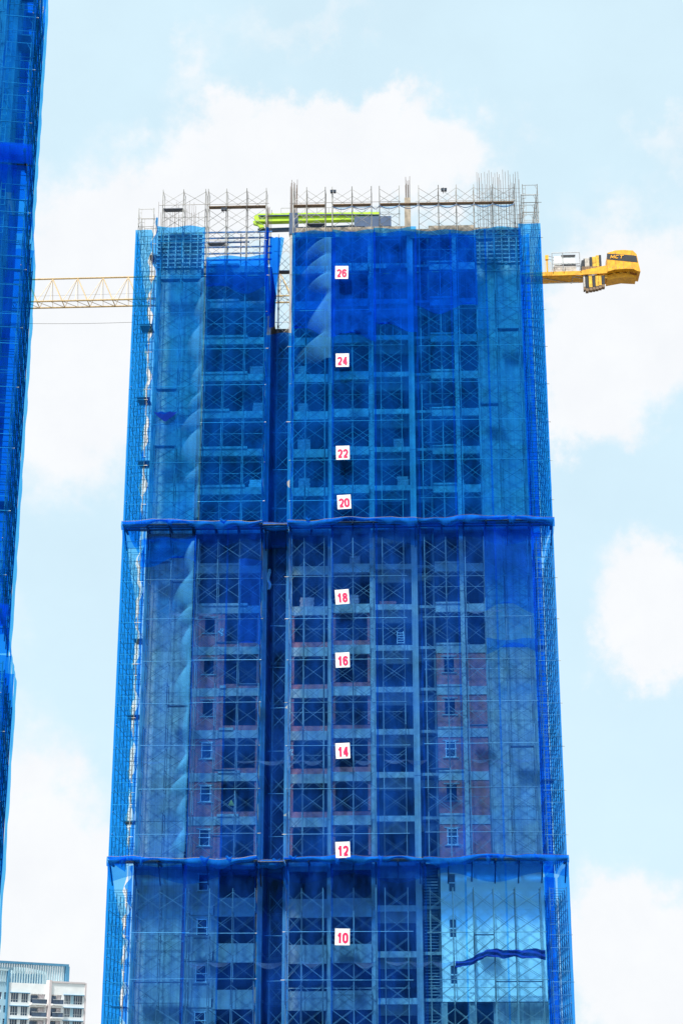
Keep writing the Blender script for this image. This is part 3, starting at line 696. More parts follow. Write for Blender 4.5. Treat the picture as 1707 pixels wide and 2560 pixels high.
end_net('dark blue end net beside counterweight-side lowest scaffold', r1+.1, -1.5, 8.8, ZS3, ZS2-.3, 'netU', 0, (f1+.05, r1+.1, 'netM'))
for lab, za, zb in (('upper', ZS1, zLt+1.5), ('middle', ZS2, ZS1-.4), ('lowest', ZS3, ZS2-.4)):
    t = T('inner_net_curtain', '%s tier bunched net curtain hanging by the jib-side wall edge' % lab, 'net', B, (uA0-.1, -.3, za), NG)
    t.part('net_panel', MB().grid(6, int((zb-za)/.3), lambda s, v: (uA0+.12-.30*s*(1+.7*math.sin(v*37)+.4*math.sin(v*91))-.05, -.9+.12*math.sin(9*s+25*v), za+(zb-za)*v)), M['netT'], smooth=True)
for lab, za, zb in (('upper', ZS1, zRt), ('middle', ZS2, ZS1-.4), ('lowest', ZS3, ZS2-.4)):
    t = T('inner_net_curtain', '%s tier inner net curtain between counterweight-side end wall and ladder scaffold' % lab, 'net', B, (uG1+.1, -.3, za), NG)
    t.part('net_panel', MB().grid(6, int((zb-za)/.5), lambda s, v: (uG1+.05+.75*s, .35+.25*math.sin(5*s+12*v), za+(zb-za)*v)), M['netU'], smooth=True)
    t.part('net_panel', MB().grid(6, int((zb-za)/.5), lambda s, v: (uG1+.75+.12*math.sin(7*v+3*s), .4+6*s, za+(zb-za)*v)), M['netU'], smooth=True)

# ------------------------------------------------------------------ net skirts: catch fans on cantilever beams
def skirt(label, u0, u1, zs, wout, seed, end=None):
    t = T('catch_fan', label, 'catch fan', B, (u0, 0, zs), 'net skirts around the main tower')
    n = max(1, round((u1-u0)/1.75)); rr = random.Random(seed)
    for i in range(n+1):
        u = u0+.15+(u1-u0-.3)*i/n
        t.part('cantilever_beam', MB().box(u-.06, u+.06, -wout+.12, .3, zs-.36, zs-.18), M['black'])
        t.part('strut', MB().bar((u, -.02, zs-1.75), (u, -wout*.72, zs-.38), .055, 5), M['black'])
    for w in (-.35, -1.0, -1.6):
        t.part('plank', MB().box(u0, u1, w-.22, w+.22, zs-.165, zs-.115), M['deck'])
    ph = [rr.uniform(0, 6) for _ in range(6)]
    def wav(u): return .13*math.sin(u*.5+ph[5])+.07*math.sin(u*1.3+ph[0])+.05*math.sin(u*2.3+ph[1])*math.sin(u*.37+ph[3])-.07*abs(math.sin(u*1.8+ph[2]))*(.5+.5*math.sin(u*.9+ph[4]))
    nu = max(6, int((u1-u0)/.22))
    t.part('deck_net', MB().grid(nu, 5, lambda s, v: (u0+(u1-u0)*s, -wout*v-.02, zs-.08+.10*v+v*wav(u0+(u1-u0)*s)*.8)), M['netK'], smooth=True)
    t.part('fascia_net', MB().grid(nu, 8, lambda s, v: (u0+(u1-u0)*s, -wout-.02-.16*math.sin(math.pi*v)*(1+.6*math.sin((u0+(u1-u0)*s)*3.6+ph[3])), zs+.02+wav(u0+(u1-u0)*s)*.8-v*(.22+.22*(1+math.sin((u0+(u1-u0)*s)*.8+ph[4]))+.10*math.sin((u0+(u1-u0)*s)*3.1+ph[1])))), M['netK'], smooth=True)
    t.part('sling_net', MB().grid(nu, 8, lambda s, v: (u0+(u1-u0)*s, -wout+(wout-.25)*v, zs-.34-(1.0+.35*math.sin((u0+(u1-u0)*s)*.9+ph[2]))*v-.25*math.sin(math.pi*v)*(1+.4*math.sin((u0+(u1-u0)*s)*1.8+ph[5])))), M['netM'], smooth=True)
    for i in range(n):                                 # loose bunches of net caught on the brackets
        if rr.random() < .45:
            a = u0+.3+(u1-u0-.6)*(i+rr.random())/n; d = rr.uniform(.3, .8); hh = rr.uniform(.25, .7)
            t.part('net_bunch', MB().grid(6, 6, lambda p, v: (a+d*(p-.5)*(1-.5*v), -wout-.05-.22*math.sin(math.pi*p)*math.sin(2.2*v+.4), zs+.05-hh*v+.08*math.sin(8*p))), M['netK'], smooth=True)
    rope = [(u0+(u1-u0)*i/nu, -wout-.03, zs+.03+wav(u0+(u1-u0)*i/nu)*.8) for i in range(nu+1)]
    t.part('edge_rope', MB().path(rope, .014, 4), M['brace'])
    return t
for zs, nm, s0 in ((ZS1, 'upper', 1), (ZS2, 'lower', 11), (ZS3, 'lowest', 21)):
    skirt('%s ruffled blue net skirt below jib-side wall and wide bay' % nm, uL0-.2, sB[3]+.12, zs, 2.15, s0)
    skirt('%s blue net skirt bridging the dark slot' % nm, sB[3]+.16, sC[0]-.20, zs-.12, 1.5, s0+1)
    skirt('%s ruffled blue net skirt under the number board bays' % nm, sC[0]-.16, sC[7]+1.1, zs+.02, 2.1, s0+2)
    skirt('%s ruffled blue net skirt running to counterweight-side corner' % nm, sC[7]+1.14, uR1_+.2, zs+.05, 2.15, s0+3)

# sagging debris nets tied along a ledger
def debris(label, zs, us, mat='netG', sag=.45):
    t = T('debris_net', label, 'net', B, (us[0], WN, zs), 'sagging debris nets')
    for a, b in zip(us, us[1:]):
        if label[0] == 'd': t.part('edge_rope', MB().path([(a+(b-a)*i/8, WN-.07, zs-.32*math.sin(math.pi*i/8)) for i in range(9)], .035, 5), M['navy'])
        if b-a < .9 or (label[0] == 'p' and R.random() < .35): continue
        sg = sag*R.uniform(.6, 1.2)
        t.part('net_swag', MB().grid(9, 5, lambda s, v: (a+(b-a)*s, WN-.07-.5*v*math.sin(math.pi*s), zs-.06*v-sg*math.sin(math.pi*s)*(.25+.75*v))), M[mat], smooth=True)
debris('pale sagging debris net where the brick infill begins', zx(784, 1403, WN), sA+sB+sC+sF)
debris('pale sagging debris net between two boards above lower skirt', zx(784, 1745, WN), sA+sB+sC+sF)
debris('pale sagging debris net level with the blue tarpaulin', zx(784, 2208, WN), sA+sB+sC+sF[:2])
debris('dark debris net looped between posts above the top slab', zx(1050, 470, WN), sC[3:]+sF, 'netG', .5)
# folded tarpaulins
tt = T('tarpaulin', 'folded dark blue tarpaulin draped across scaffold before white wall', 'tarpaulin', B, (sF[2], WN-.1, zx(1150, 2205, WN)))
zt_ = zx(1150, 2205, WN); ur1 = ux(1252, 2200, WN); ur0 = ux(1045, 2200, WN)
def tarpf(s, v):
    u = ur0+(ur1-ur0)*s
    top = .05+.85*min(1, max(0, (s-.05)/.30))**1.1-.10*abs(math.sin(s*math.pi*2.2+.3))+.03*math.sin(s*31)
    bot = top-(.16+.30*min(1, s/.3))-.16*abs(math.sin(s*math.pi*3.1))-(.22*max(0, (s-.78)/.22))
    if s < .08: bot -= .35*(1-s/.08)
    return (u, WN-.12-.07*math.sin(v*11+s*17)-.05*math.sin(s*43), zt_-.1+bot+(top-bot)*v+.02*math.sin(s*57))
tt.part('tarpaulin_sheet', MB().grid(90, 10, tarpf), M['tarp'], smooth=True)
tt = T('tarpaulin', 'small dark blue tarp bundle hanging on upper jib-side end wall', 'tarpaulin', B, (sA[0], WN, zx(380, 950, WN)))
za = zx(380, 945, WN); ua, ub = ux(352, 950, WN), ux(410, 950, WN)
tt.part('tarpaulin_sheet', MB().grid(16, 6, lambda s, v: (ua+(ub-ua)*s, WN-.1-.15*v*math.sin(3.1*s), za-.12*abs(math.sin(9.4*s))-v*.85*math.sin(math.pi*s)**1.5)), M['tarp'], smooth=True)

# ------------------------------------------------------------------ number boards
def digit_strokes(ch):
    """centre lines of a heavy condensed numeral in a 0..1 x 0..1 box, heavy stroke"""
    arc = lambda cx, cy, rx, ry, a0, a1, n=14: [(cx+rx*math.cos(rad(a0+(a1-a0)*i/n)), cy+ry*math.sin(rad(a0+(a1-a0)*i/n))) for i in range(n+1)]
    if ch == '0': return [arc(.5, .68, .36, .22, 0, 180)+arc(.5, .32, .36, .22, 180, 360)+[(.86, .68), (.86, .72)]]
    if ch == '1': return [[(.62, .0), (.62, 1.0)], [(.20, .70), (.42, .74), (.58, .90)]]
    if ch == '2': return [arc(.5, .68, .35, .22, 170, -20)+[(.70, .42), (.22, .14)], [(.10, .095), (.90, .095)]]
    if ch == '4': return [[(.68, 0), (.68, 1.0)], [(.60, .90), (.16, .34)], [(.06, .29), (.98, .29)]]
    if ch == '6': return [arc(.5, .34, .34, .245, 0, 360), arc(.52, .66, .36, .245, 20, 180)+[(.16, .34)]]
    if ch == 'M': return [[(.06, 0), (.06, 1)], [(.10, .92), (.50, .22)], [(.50, .22), (.90, .92)], [(.94, 0), (.94, 1)]]
    if ch == 'C': return [arc(.52, .62, .38, .30, 35, 180)+arc(.52, .38, .38, .30, 180, 325)]
    if ch == 'T': return [[(.5, 0), (.5, .95)], [(.0, .91), (1, .91)]]
    if ch == '8': return [arc(.5, .735, .31, .175, 0, 360), arc(.5, .30, .35, .21, 0, 360)]
def digits_mesh(txt, wd, ht, st, mat, name):
    m = MB(); n = len(txt); cw = wd/n
    for k, ch in enumerate(txt):
        x0 = -wd/2+k*cw+.03; sw = cw-.06
        for li, line in enumerate(digit_strokes(ch)):
            pts = [(x0+p[0]*sw, -ht/2+p[1]*ht) for p in line]
            closed = (Vector(pts[0])-Vector(pts[-1])).length < .01
            L_ = []; R_ = []
            for i, p in enumerate(pts):
                a = Vector(pts[i-1]) if i else (Vector(pts[-2]) if closed else Vector(p)); b = Vector(pts[i+1]) if i < len(pts)-1 else (Vector(pts[1]) if closed else Vector(p))
                d = (b-a).normalized(); nn = Vector((-d.y, d.x))
                L_.append(Vector(p)+nn*st/2); R_.append(Vector(p)-nn*st/2)
            for i in range(len(pts)-1):
                m.sideprism([tuple(R_[i]), tuple(R_[i+1]), tuple(L_[i+1]), tuple(L_[i])], -.012-.0012*(li+k*3)-.0003*(i % 2), 0)
    return m.mesh(name, mat)
boards = [('26', 784.5, 625.5, -1), ('24', 786, 827, 0), ('22', 787, 1039.5, 1), ('20', 790, 1152.5, 3), ('18', 785.5, 1370.5, 4), ('16', 786.5, 1515.5, 2), ('14', 787, 1724, 2.5), ('12', 787, 1951.5, 2), ('10', 786, 2151.5, -1)]
wheres = ['highest, on deep blue netting', 'two storeys under the topmost board', 'on dark netting below a bare slab edge', 'just above the upper net skirt', 'just under the upper net skirt', 'beside brick-edged openings', 'above a sagging debris net', 'touching the lower net skirt', 'alone beneath the lower net skirt']
for (txt, x, y, tilt), where in zip(boards, wheres):
    w = WN-.62
    u, z = ux(x, y, w), zx(x, y, w); t = T('number_board', 'white square board with red %s tied %s' % (txt, where), 'sign', B, (u, w, z), 'storey number boards')
    hw, hh = .535, .585
    t.o.rotation_euler = (0, -rad(tilt), B.a)
    bd = t.part('board', MB().box(u-hw, u+hw, w, w+.02, z-hh, z+hh), M['sign'])
    m = digits_mesh(txt, .86, .74, .155, M['digit'], 'digits')
    d = bpy.data.objects.new('digits', m); C.objects.link(d); d.parent = t.o; d.location = (0, -.002, -.07)
    for s in (-1, 1): t.part('grommet', MB().bar((u+s*(hw-.10), w-.012, z+hh-.09), (u+s*(hw-.10), w+.01, z+hh-.09), .035, 6), M['grey'])
    t.part('tie_bar', MB().box(u-.5, u+.5, w+.02, w+.05, z+hh-.12, z+hh-.06).bar((u-.4, w+.05, z+hh-.09), (u-.4, W_OUT, z+hh-.09), .012, 4).bar((u+.4, w+.05, z+hh-.09), (u+.4, W_OUT, z+hh-.09), .012, 4), M['brace'])

# ------------------------------------------------------------------ things left on the open floors and the scaffold
def stack(label, x, y, wd, ht, w=.55, cat='brick stack', grp='wrapped stacks on the open floors', mat='pallet'):
    n = round((zx(x, y, w)-27.9)/H+9); z = zf(n); u = ux(x, y, w)
    t = T('brick_stack', label, cat, B, (u, w, z), grp)
    for i in range(4):
        o = R.uniform(-.04, .04); t.part('brick_course', MB().box(u-wd/2+o, u+wd/2+o, w, w+.7, z+.08+ht*i/4, z+.08+ht*(i+.93)/4), M[mat])
    t.part('pallet', MB().box(u-wd/2, u+wd/2, w+.02, w+.68, z, z+.075), M['plank'])
for x, y, lab in ((690, 850, 'topmost beside the dark slot'), (695, 940, 'second down beside the dark slot'), (697, 1028, 'third down beside the dark slot'), (698, 1115, 'fourth down beside the dark slot'),
                  (705, 1390, 'beside the slot under the upper skirt'), (915, 1026, 'upper of two by the slim column'), (925, 1113, 'lower of two by the slim column'), (815, 1292, 'just under upper skirt behind the boards'),
                  (810, 1385, 'close behind board 18'), (590, 855, 'upper of two in the wide bay'), (592, 935, 'lower of two in the wide bay')):
    stack('wrapped grey-pink brick stack '+lab, x, y, R.uniform(.8, 1.1), R.uniform(.6, .95))
stack('crumpled pale plastic heap on floor edge beside the slot', 588, 1113, 1.1, .75, .45, 'plastic heap', None, 'paper')
stack('long low red brick stack behind board 18 bay', 890, 1390, 1.3, .35, .5, 'brick stack', None, 'brick')
def ladder(label, x, y, w, wd, ht):
    u, z = ux(x, y, w), zx(x, y, w); t = T('ladder', label, 'ladder', B, (u, w, z))
    for s in (-1, 1): t.part('rail', MB().bar((u+s*wd/2, w, z), (u+s*wd*.42-.03, w+.2, z+ht), .03, 4), M['frame'])
    for i in range(5): t.part('rung', MB().bar((u-wd/2, w+.04*i, z+ht*(i+.3)/5), (u+wd/2-.03, w+.04*i, z+ht*(i+.3)/5), .028, 4), M['frame'])
ladder('short white step ladder standing behind number 16 storey bay', 920, 1478, .5, .55, 1.05)
def rag(label, x, y, w, wd, ht, mat='paper', cat='plastic sheet'):
    u, z = ux(x, y, w), zx(x, y, w); t = T('hanging_sheet', label, cat, B, (u, w, z-ht/2))
    t.part('sheet', MB().grid(6, 12, lambda s, v: (u+(s-.5)*wd*(.5+.7*math.sin(2.6*v+.4))+.08*math.sin(9*v), w+.10*math.sin(7*s+5*v), z+ht*(v-.5))), M[mat], smooth=True)
rag('pale plastic sheet twisted round a post in the dark slot', 617, 1330, .2, .28, 1.7)
rag('white plastic bag hung on scaffold before brick window bay', 508, 1452, W_OUT+.25, .30, .6)
rag('small pale plastic scrap caught low beside the slot', 668, 1728, -.3, .25, .5)
t = T('warning_board', 'small yellow triangular warning board in an open bay', 'sign', B, (ux(531, 1850, .4), .4, zx(531, 1850, .4)))
u, z = ux(531, 1850, .4), zx(531, 1850, .4); t.part('triangle', MB().sideprism([(u-.26, z), (u+.26, z), (u, z+.46)], .40, .43), M['tri']); t.part('stay', MB().bar((u, .43, z+.4), (u, .75, z), .015, 4), M['brace'])
# floodlights clamped to the top posts
for x, y, lab in ((514, 481, 'black floodlight clamped on post above the wide bay'), (764, 440, 'twin black floodlight clamped above number board 26'), (1018, 436, 'black floodlight cluster clamped above the slim column bay')):
    w = W_OUT-.12; u, z = ux(x, y, w), zx(x, y, w); t = T('floodlight', lab, 'floodlight', B, (u, w, z), 'floodlights on the top posts')
    t.part('bracket', MB().bar((u-.02, w+.14, z-.25), (u-.02, w+.14, z+.3), .03, 5).bar((u-.1, w+.1, z), (u+.22, w+.1, z), .02, 4), M['black'])
    for s in (-.10, .16):
        h = t.part('lamp_housing', MB().sideprism([(u+s-.10, z-.13), (u+s+.10, z-.13), (u+s+.12, z+.13), (u+s-.12, z+.13)], w-.10, w+.09), M['black']); t.part('lens', MB().box(u+s-.08, u+s+.08, w-.112, w-.102, z-.10, z+.10), M['glass'], h)

# ------------------------------------------------------------------ lime green placing boom on the roof
w = 3.2; z = zx(740, 499, w); ua, ub = ux(584, 499, w), ux(870, 493, w); uc, ud = ux(808, 500, w), ux(898, 500, w)
zr = zf(28)
t = T('placing_boom', 'lime green concrete placing boom folded flat on the roof', 'placing boom', B, ((uc+ud)/2, w, zr))
zb_ = zx(890, 498, w)
def tilt(u): return (zb_-z)*(u-ua)/(ub-ua)
arm = [(ua, z-.05), (ua+.15, z-.42), (ua+.9, z-.45), (ub-2, z-.35+tilt(ub-2)), (ub, z-.25+tilt(ub)), (ub, z+.33+tilt(ub)), (ua+1.2, z+.30), (ua+.35, z+.32), (ua+.05, z+.15)]
t.part('boom_arm', MB().sideprism(arm, w-.28, w+.28), M['lime'])
arm2 = [(ua+.3, z-1.05), (ub+.3, z-.75+tilt(ub)), (ub+.3, z-.52+tilt(ub)), (ua+.3, z-.82)]
t.part('boom_arm', MB().sideprism(arm2, w+.3, w+.7), M['navy'])
t.part('boom_tip', MB().sideprism([(ua-.1, z-.3), (ua+.7, z-.4), (ua+.9, z-.9), (ua+.55, z-1.0), (ua+.3, z-.7), (ua-.05, z-.6)], w-.15, w+.15), M['lime'])
for i in range(7):
    uu = ua+1.6+(ub-ua-2.4)*i/6; t.part('boom_lug', MB().sideprism([(uu-.12, z+.3+tilt(uu)), (uu+.12, z+.3+tilt(uu)), (uu+.06, z+.48+tilt(uu)), (uu-.06, z+.48+tilt(uu))], w-.1, w+.1), M['lime'])
t.part('delivery_pipe', MB().path([(ua+.4, w-.36, z+.05), (uc-1, w-.36, z+.10+tilt(uc)), (ub, w-.36, z+tilt(ub))], .07, 6), M['navy'])
t.part('pedestal', MB().box((uc+ud)/2-.6, (uc+ud)/2+.6, w-.5, w+.9, zr+.1, z-.5+tilt(uc)), M['navy'])
t.part('base_frame', MB().box(uc, ud, w-.7, w+1.2, zr, zr+.12), M['navy']); t.part('platform', MB().box(uc+.2, ud, w-.45, w-.30, z-1.1+tilt(ud), z-.15+tilt(ud)), M['navy'])
rl = MB(); z_r = z+1.6
for i in range(10): 
    uu = ua+2.3+(ud-ua-2.5)*i/9; rl.bar((uu, w+.5, z+.2+tilt(uu)), (uu, w+.5, z+1.25+tilt(uu)), .022, 4)
for h in (.75, 1.25): rl.bar((ua+2.3, w+.5, z+h+tilt(ua+2)), (ud-.2, w+.5, z+h+tilt(ud)), .02, 4)
t.part('railing', rl, M['brace'])

# ------------------------------------------------------------------ tower crane behind the building
CR = Fr(*(B.P((4.0, 26.0, 0)).xy), -rad(3.0))
def cu(x, y, w=0.0): return CR.hit(x*K, y*K, w)
jz = cu(190, 690, -.75)[1]; jtop = cu(190, 639, 0)[1]
t = T('tower_crane', 'yellow tower crane with lattice jib and counterweights behind tower', 'crane', CR, (0, 0, 0))
mm = MB()
for sx in (-.9, .9):
    for sw in (-.9, .9): t.part('mast_leg', MB().box(sx-.09, sx+.09, sw-.09, sw+.09, 0, jz-1.2), M['jib'])
nb = int((jz-1.2)/1.8)
for i in range(nb):
    za, zb = i*1.8+.1, (i+1)*1.8+.1; s = 1 if i % 2 else -1
    m = MB()
    for (p, q) in (((-.9*s, -.9), (.9*s, -.9)), ((.9*s, .9), (-.9*s, .9)), ((-.9, .9*s), (-.9, -.9*s)), ((.9, -.9*s), (.9, .9*s))):
        m.bar((p[0], p[1], za), (q[0], q[1], zb), .04, 4); m.bar((p[0], p[1], zb), (q[0], q[1], zb), .04, 4)
    t.part('mast_lacing', m, M['jib'])
t.part('slewing_ring', MB().bar((0, 0, jz-1.2), (0, 0, jz-.5), 1.3, 20), M['yellow']); t.part('slewing_table', MB().box(-1.2, 1.2, -1.1, 1.1, jz-.5, jz+.15), M['yellow'])
t.part('operator_cab', MB().box(-1.9, -.3, -2.2, -1.15, jz-1.9, jz+.4), M['yellow'])
# jib: one top chord, two bottom chords
jl = cu(-60, 690)[0]; hw = .75; jr = -1.2; jh = jtop-jz
for s in (-1, 1): t.part('bottom_chord', MB().bar((jl, s*hw, jz), (jr, s*hw, jz), .085, 6), M['jib'])
t.part('top_chord', MB().bar((jl, 0, jz+jh), (jr, 0, jz+jh), .085, 6), M['jib'])
pit = (cu(295, 640)[0]-cu(122, 640)[0])/3.0
x = cu(122, 640)[0]
while x-pit > jl: x -= pit
while x < jr-1:
    m = MB()
    for s in (-1, 1):
        m.bar((x, 0, jz+jh), (x+pit*.48, s*hw, jz), .055, 5); m.bar((x, 0, jz+jh), (x-pit*.52, s*hw, jz), .030, 4)
        m.bar((x, 0, jz+jh), (x, s*hw, jz), .028, 4)
    m.bar((x+pit*.48, -hw, jz), (x+pit*.48, hw, jz), .035, 4); m.bar((x+pit*.48, -hw, jz), (x+pit, hw, jz), .03, 4); m.bar((x, -hw, jz), (x+pit*.48, hw, jz), .03, 4)
    t.part('jib_lacing', m, M['jib']); x += pit
t.part('trolley_rope', MB().bar((jl, .1, jz+jh*.35), (jr, .1, jz+jh*.40), .012, 4), M['brace'])
# counter-jib on the right
def c2(x, y, w=-.9): return cu((1300+x/4.612)/K, (560+y/4.612)/K, w)      # read on the 1568-wide zoom of (1300,560)-(1640,800)
wf = -.9
U0 = 1.2; u275, zb1 = c2(275, 605); u1000 = c2(1000, 570)[0]
gird = [(U0, c2(275, 565)[1]), (U0, zb1), (c2(690, 585)[0], c2(690, 585)[1]), (u1000, c2(1000, 566)[1]), (u1000, c2(1000, 474)[1]), (c2(690, 540)[0], c2(690, 540)[1])]
gird = [gird[0], gird[1], gird[2], gird[3], gird[4], gird[5]]
t.part('counter_jib_girder', MB().sideprism(gird, wf, wf+.16), M['yellow']); t.part('counter_jib_girder', MB().sideprism(gird, .75, .91), M['yellow'])
zfl = zb1+.03
t.part('counter_jib_deck', MB().box(U0, u1000-.3, wf+.17, .74, zfl, zfl+.06), M['yellow'])
m = MB()
for i in range(6):
    ua = U0+(u1000-U0)*i/6; ub_ = U0+(u1000-U0)*(i+1)/6; m.bar((ua, wf+.2, zfl-.05), (ub_, .7, zfl-.05), .04, 4); m.bar((ua, wf+.2, zfl-.05), (ua, .7, zfl-.05), .04, 4)
t.part('deck_bracing', m, M['cw'])
t.part('service_pipe', MB().bar((c2(330, 672)[0], .2, zfl-.25), (c2(690, 655)[0], .2, zfl-.22), .05, 6), M['grey'])
# electrical cabinet with railing
a, b = c2(375, 0)[0], c2(612, 0)[0]
t.part('cabinet', MB().box(a, b, -.55, .55, c2(0, 465)[1], c2(0, 362)[1]), M['grey']); t.part('winch_housing', MB().box(c2(362, 0)[0], c2(622, 0)[0], -.6, .5, c2(0, 545)[1], c2(0, 480)[1]), M['cw'])
t.part('cabinet_frame', MB().box(a+.7, b+.05, -.62, -.56, c2(0, 372)[1], c2(0, 354)[1]).box(a+.7, b+.05, -.62, -.56, c2(0, 480)[1], c2(0, 462)[1]), M['black'])
ra, rb = c2(345, 0)[0], c2(660, 0)[0]; zr0, zr1 = c2(0, 550)[1], c2(0, 352)[1]
for uu in (ra, (ra+rb)/2-.3, rb): t.part('rail_post', MB().bar((uu, -1.05, zr0), (uu, -1.05, zr1), .045, 5), M['formsteel'])
for zz in (zr1, c2(0, 478)[1], c2(0, 515)[1]): t.part('rail', MB().bar((ra, -1.05, zz), (rb, -1.05, zz), .04, 5), M['formsteel'])
ha = c2(290, 0)[0]; t.part('rope_sheave_post', MB().bar((ha, -.5, zfl), (ha, -.5, c2(0, 400)[1]), .09, 6).box(ha-.16, ha+.16, -.65, -.35, c2(0, 400)[1], c2(0, 352)[1]), M['yellow'])
for i in range(4): t.part('rail_post', MB().bar((c2(262+i*22, 0)[0], -1.0, zfl), (c2(262+i*22, 0)[0], -1.0, c2(0, 450)[1]), .02, 4), M['yellow'])
# counterweight slabs
cw = [(685, 708, 408, 'black'), (708, 722, 390, 'black'), (722, 775, 386, 'cw'), (778, 808, 372, 'black'), (808, 848, 368, 'cwy'), (850, 886, 352, 'cwy'), (886, 914, 348, 'black')]
for x0, x1, yt, mt in cw:
    ua, ub_ = c2(x0, 0)[0], c2(x1, 0)[0]-.02; t.part('counterweight', MB().box(ua, ub_, -.72, .72, c2(x0, 480)[1], c2(x0, yt)[1]), M[mt])
    t.part('counterweight_foot', MB().box(ua, ub_, -.72, .6, c2(x0, 525-(x0-685)*.15)[1], c2(x0, 480)[1]-.004), M['plank'])
cw = [(695, 716, 752, 'cw'), (718, 752, 768, 'black'), (756, 795, 758, 'cwy'), (797, 830, 752, 'black'), (832, 866, 745, 'cwy'), (868, 902, 734, 'cwy'), (904, 938, 722, 'black')]
for x0, x1, yb, mt in cw:
    ua, ub_ = c2(x0, 0)[0], c2(x1, 0)[0]-.02; t.part('counterweight', MB().box(ua, ub_, -.80, -.25, c2(x0, yb-35)[1], c2(x0, 590)[1]), M[mt]); t.part('counterweight_foot', MB().box(ua, ub_, -.78, -.25, c2(x0, yb)[1], c2(x0, yb-35)[1]-.004), M['plank'])
t.part('weight_hanger', MB().box(c2(940, 0)[0], u1000, -.7, .7, c2(0, 635)[1], c2(0, 575)[1]), M['yellow'])
# tail box with stripe and lettering
box = [c2(1000, 562), c2(1080, 538), c2(1200, 528), c2(1300, 530), c2(1345, 555), c2(1380, 560), c2(1352, 440), c2(1335, 360), c2(1290, 318), c2(1180, 312), c2(1090, 318), c2(1000, 345)]
t.part('tail_box', MB().sideprism(box, wf-.25, 1.1), M['yellow'])
st = [c2(996, 406, wf-.26), c2(1352, 442, wf-.26), c2(1336, 368, wf-.26), c2(1290, 360, wf-.26), c2(996, 340, wf-.26)]
sp_ = t.part('stripe', MB().sideprism(st, wf-.268, wf-.252), M['black'])
for x in (1090, 1180, 1275):
    q0 = c2(x, 322, wf-.252); q1 = c2(x, 522, wf-.252); t.part('panel_seam', MB().box(q0[0]-.012, q0[0]+.012, wf-.262, wf-.2505, q1[1], q0[1]), M['plank'])
for i in range(8):
    q = c2(1015+i*42, 500, wf-.25); t.part('bolt', MB().bar((q[0], wf-.275, q[1]), (q[0], wf-.2505, q[1]), .035, 6), M['cw'])
for k, (xa, ya, xb, yb) in enumerate(((292, 360, 690, 480), (292, 372, 960, 520))):
    qa, qb = c2(xa, ya, -.3), c2(xb, yb, -.3); t.part('stay_rope', MB().bar((qa[0], -.3+.5*k, qa[1]), (qb[0], -.3+.5*k, qb[1]), .02, 4), M['black'])
for i in range(7):
    q = c2(700+i*45, 470, -1.0); t.part('rail_post', MB().bar((q[0], 1.0, q[1]-.6), (q[0], 1.0, q[1]+.55), .022, 4), M['formsteel'])
lm = digits_mesh('MCT', 1.30, .37, .085, M['yellow'], 'lettering')
for v in lm.vertices: v.co.x += v.co.z*.25
lo_ = bpy.data.objects.new('lettering', lm); C.objects.link(lo_); lo_.parent = t.o
lu, lz = c2(1112, 378, wf-.28); lo_.location = (lu, wf-.285, lz); lo_.rotation_euler = (0, rad(1.5), 0)
und = [c2(1002, 625), c2(1180, 592), c2(1300, 598), c2(1340, 600), c2(1345, 575), c2(1200, 540), c2(1080, 548), c2(1002, 570)]
up_ = t.part('tail_underframe', MB().sideprism(und, -.5, .9), M['yellow'])
for x in (1078, 1160, 1245): 
    q = c2(x, 562-(x-1078)*.03, -.55); t.part('lightening_hole', MB().bar((q[0], -.53, q[1]), (q[0], -.505, q[1]), .17, 12), M['cwy'])
for x in (1065, 1222): q = c2(x, 312, -.9); t.part('lifting_lug', MB().bar((q[0], -.9, q[1]-.05), (q[0], -.9, q[1]+.10), .06, 6), M['grey'])
t.part('tail_post', MB().bar((c2(1300, 0)[0], -.6, c2(0, 605)[1]), (c2(1300, 0)[0], -.6, c2(0, 540)[1]), .04, 5), M['black'])

# ------------------------------------------------------------------ the nearer netted tower at the left edge
DL = 80.0
q = cam_ray(60, 1000)
L2 = Fr(q.x/q.y*DL, DL, rad(8))                 # u = 0 is its outer net at the visible end, w = 0 the front of that end
def zl(y): return L2.hit(60, y*K, 0)[1]
ZA, ZB = zl(345), zl(1398)
ZT = zl(-260)
G2 = 'scaffolds on the nearer tower'
t = T('tower_under_construction', 'nearer netted concrete tower cut off by the frame edge', 'building', L2, (-2, 0, 0))
nz = int((ZT-4)/3.3)
for n in range(1, nz):
    z = 4+3.3*n
    t.part('floor_slab', MB().box(-16, -1.95, 1.75, 12, z-.22, z), M['slab'])
    t.part('shear_wall', MB().box(-6, -1.72+R.uniform(-.01, .01), 1.45, 1.72, z-.3, z+2.995), M['wallc'])
    t.part('end_wall', MB().box(-1.97, -1.72, 1.722, 12, z, z+3.075), M['conc'])
    t.part('edge_beam', MB().box(-16, -6.01, 1.46, 1.73, z-.6, z+.02), M['conc']); t.part('partition', MB().box(-16, -2, 5, 5.2, z, z+3.075), M['inner'])
for u in (-15.5, -9, -2.5):
    for w in (2.0, 11.5): t.part('column', MB().box(u-.3, u+.3, w-.2, w+.3, 0, 7.0), M['conc'])
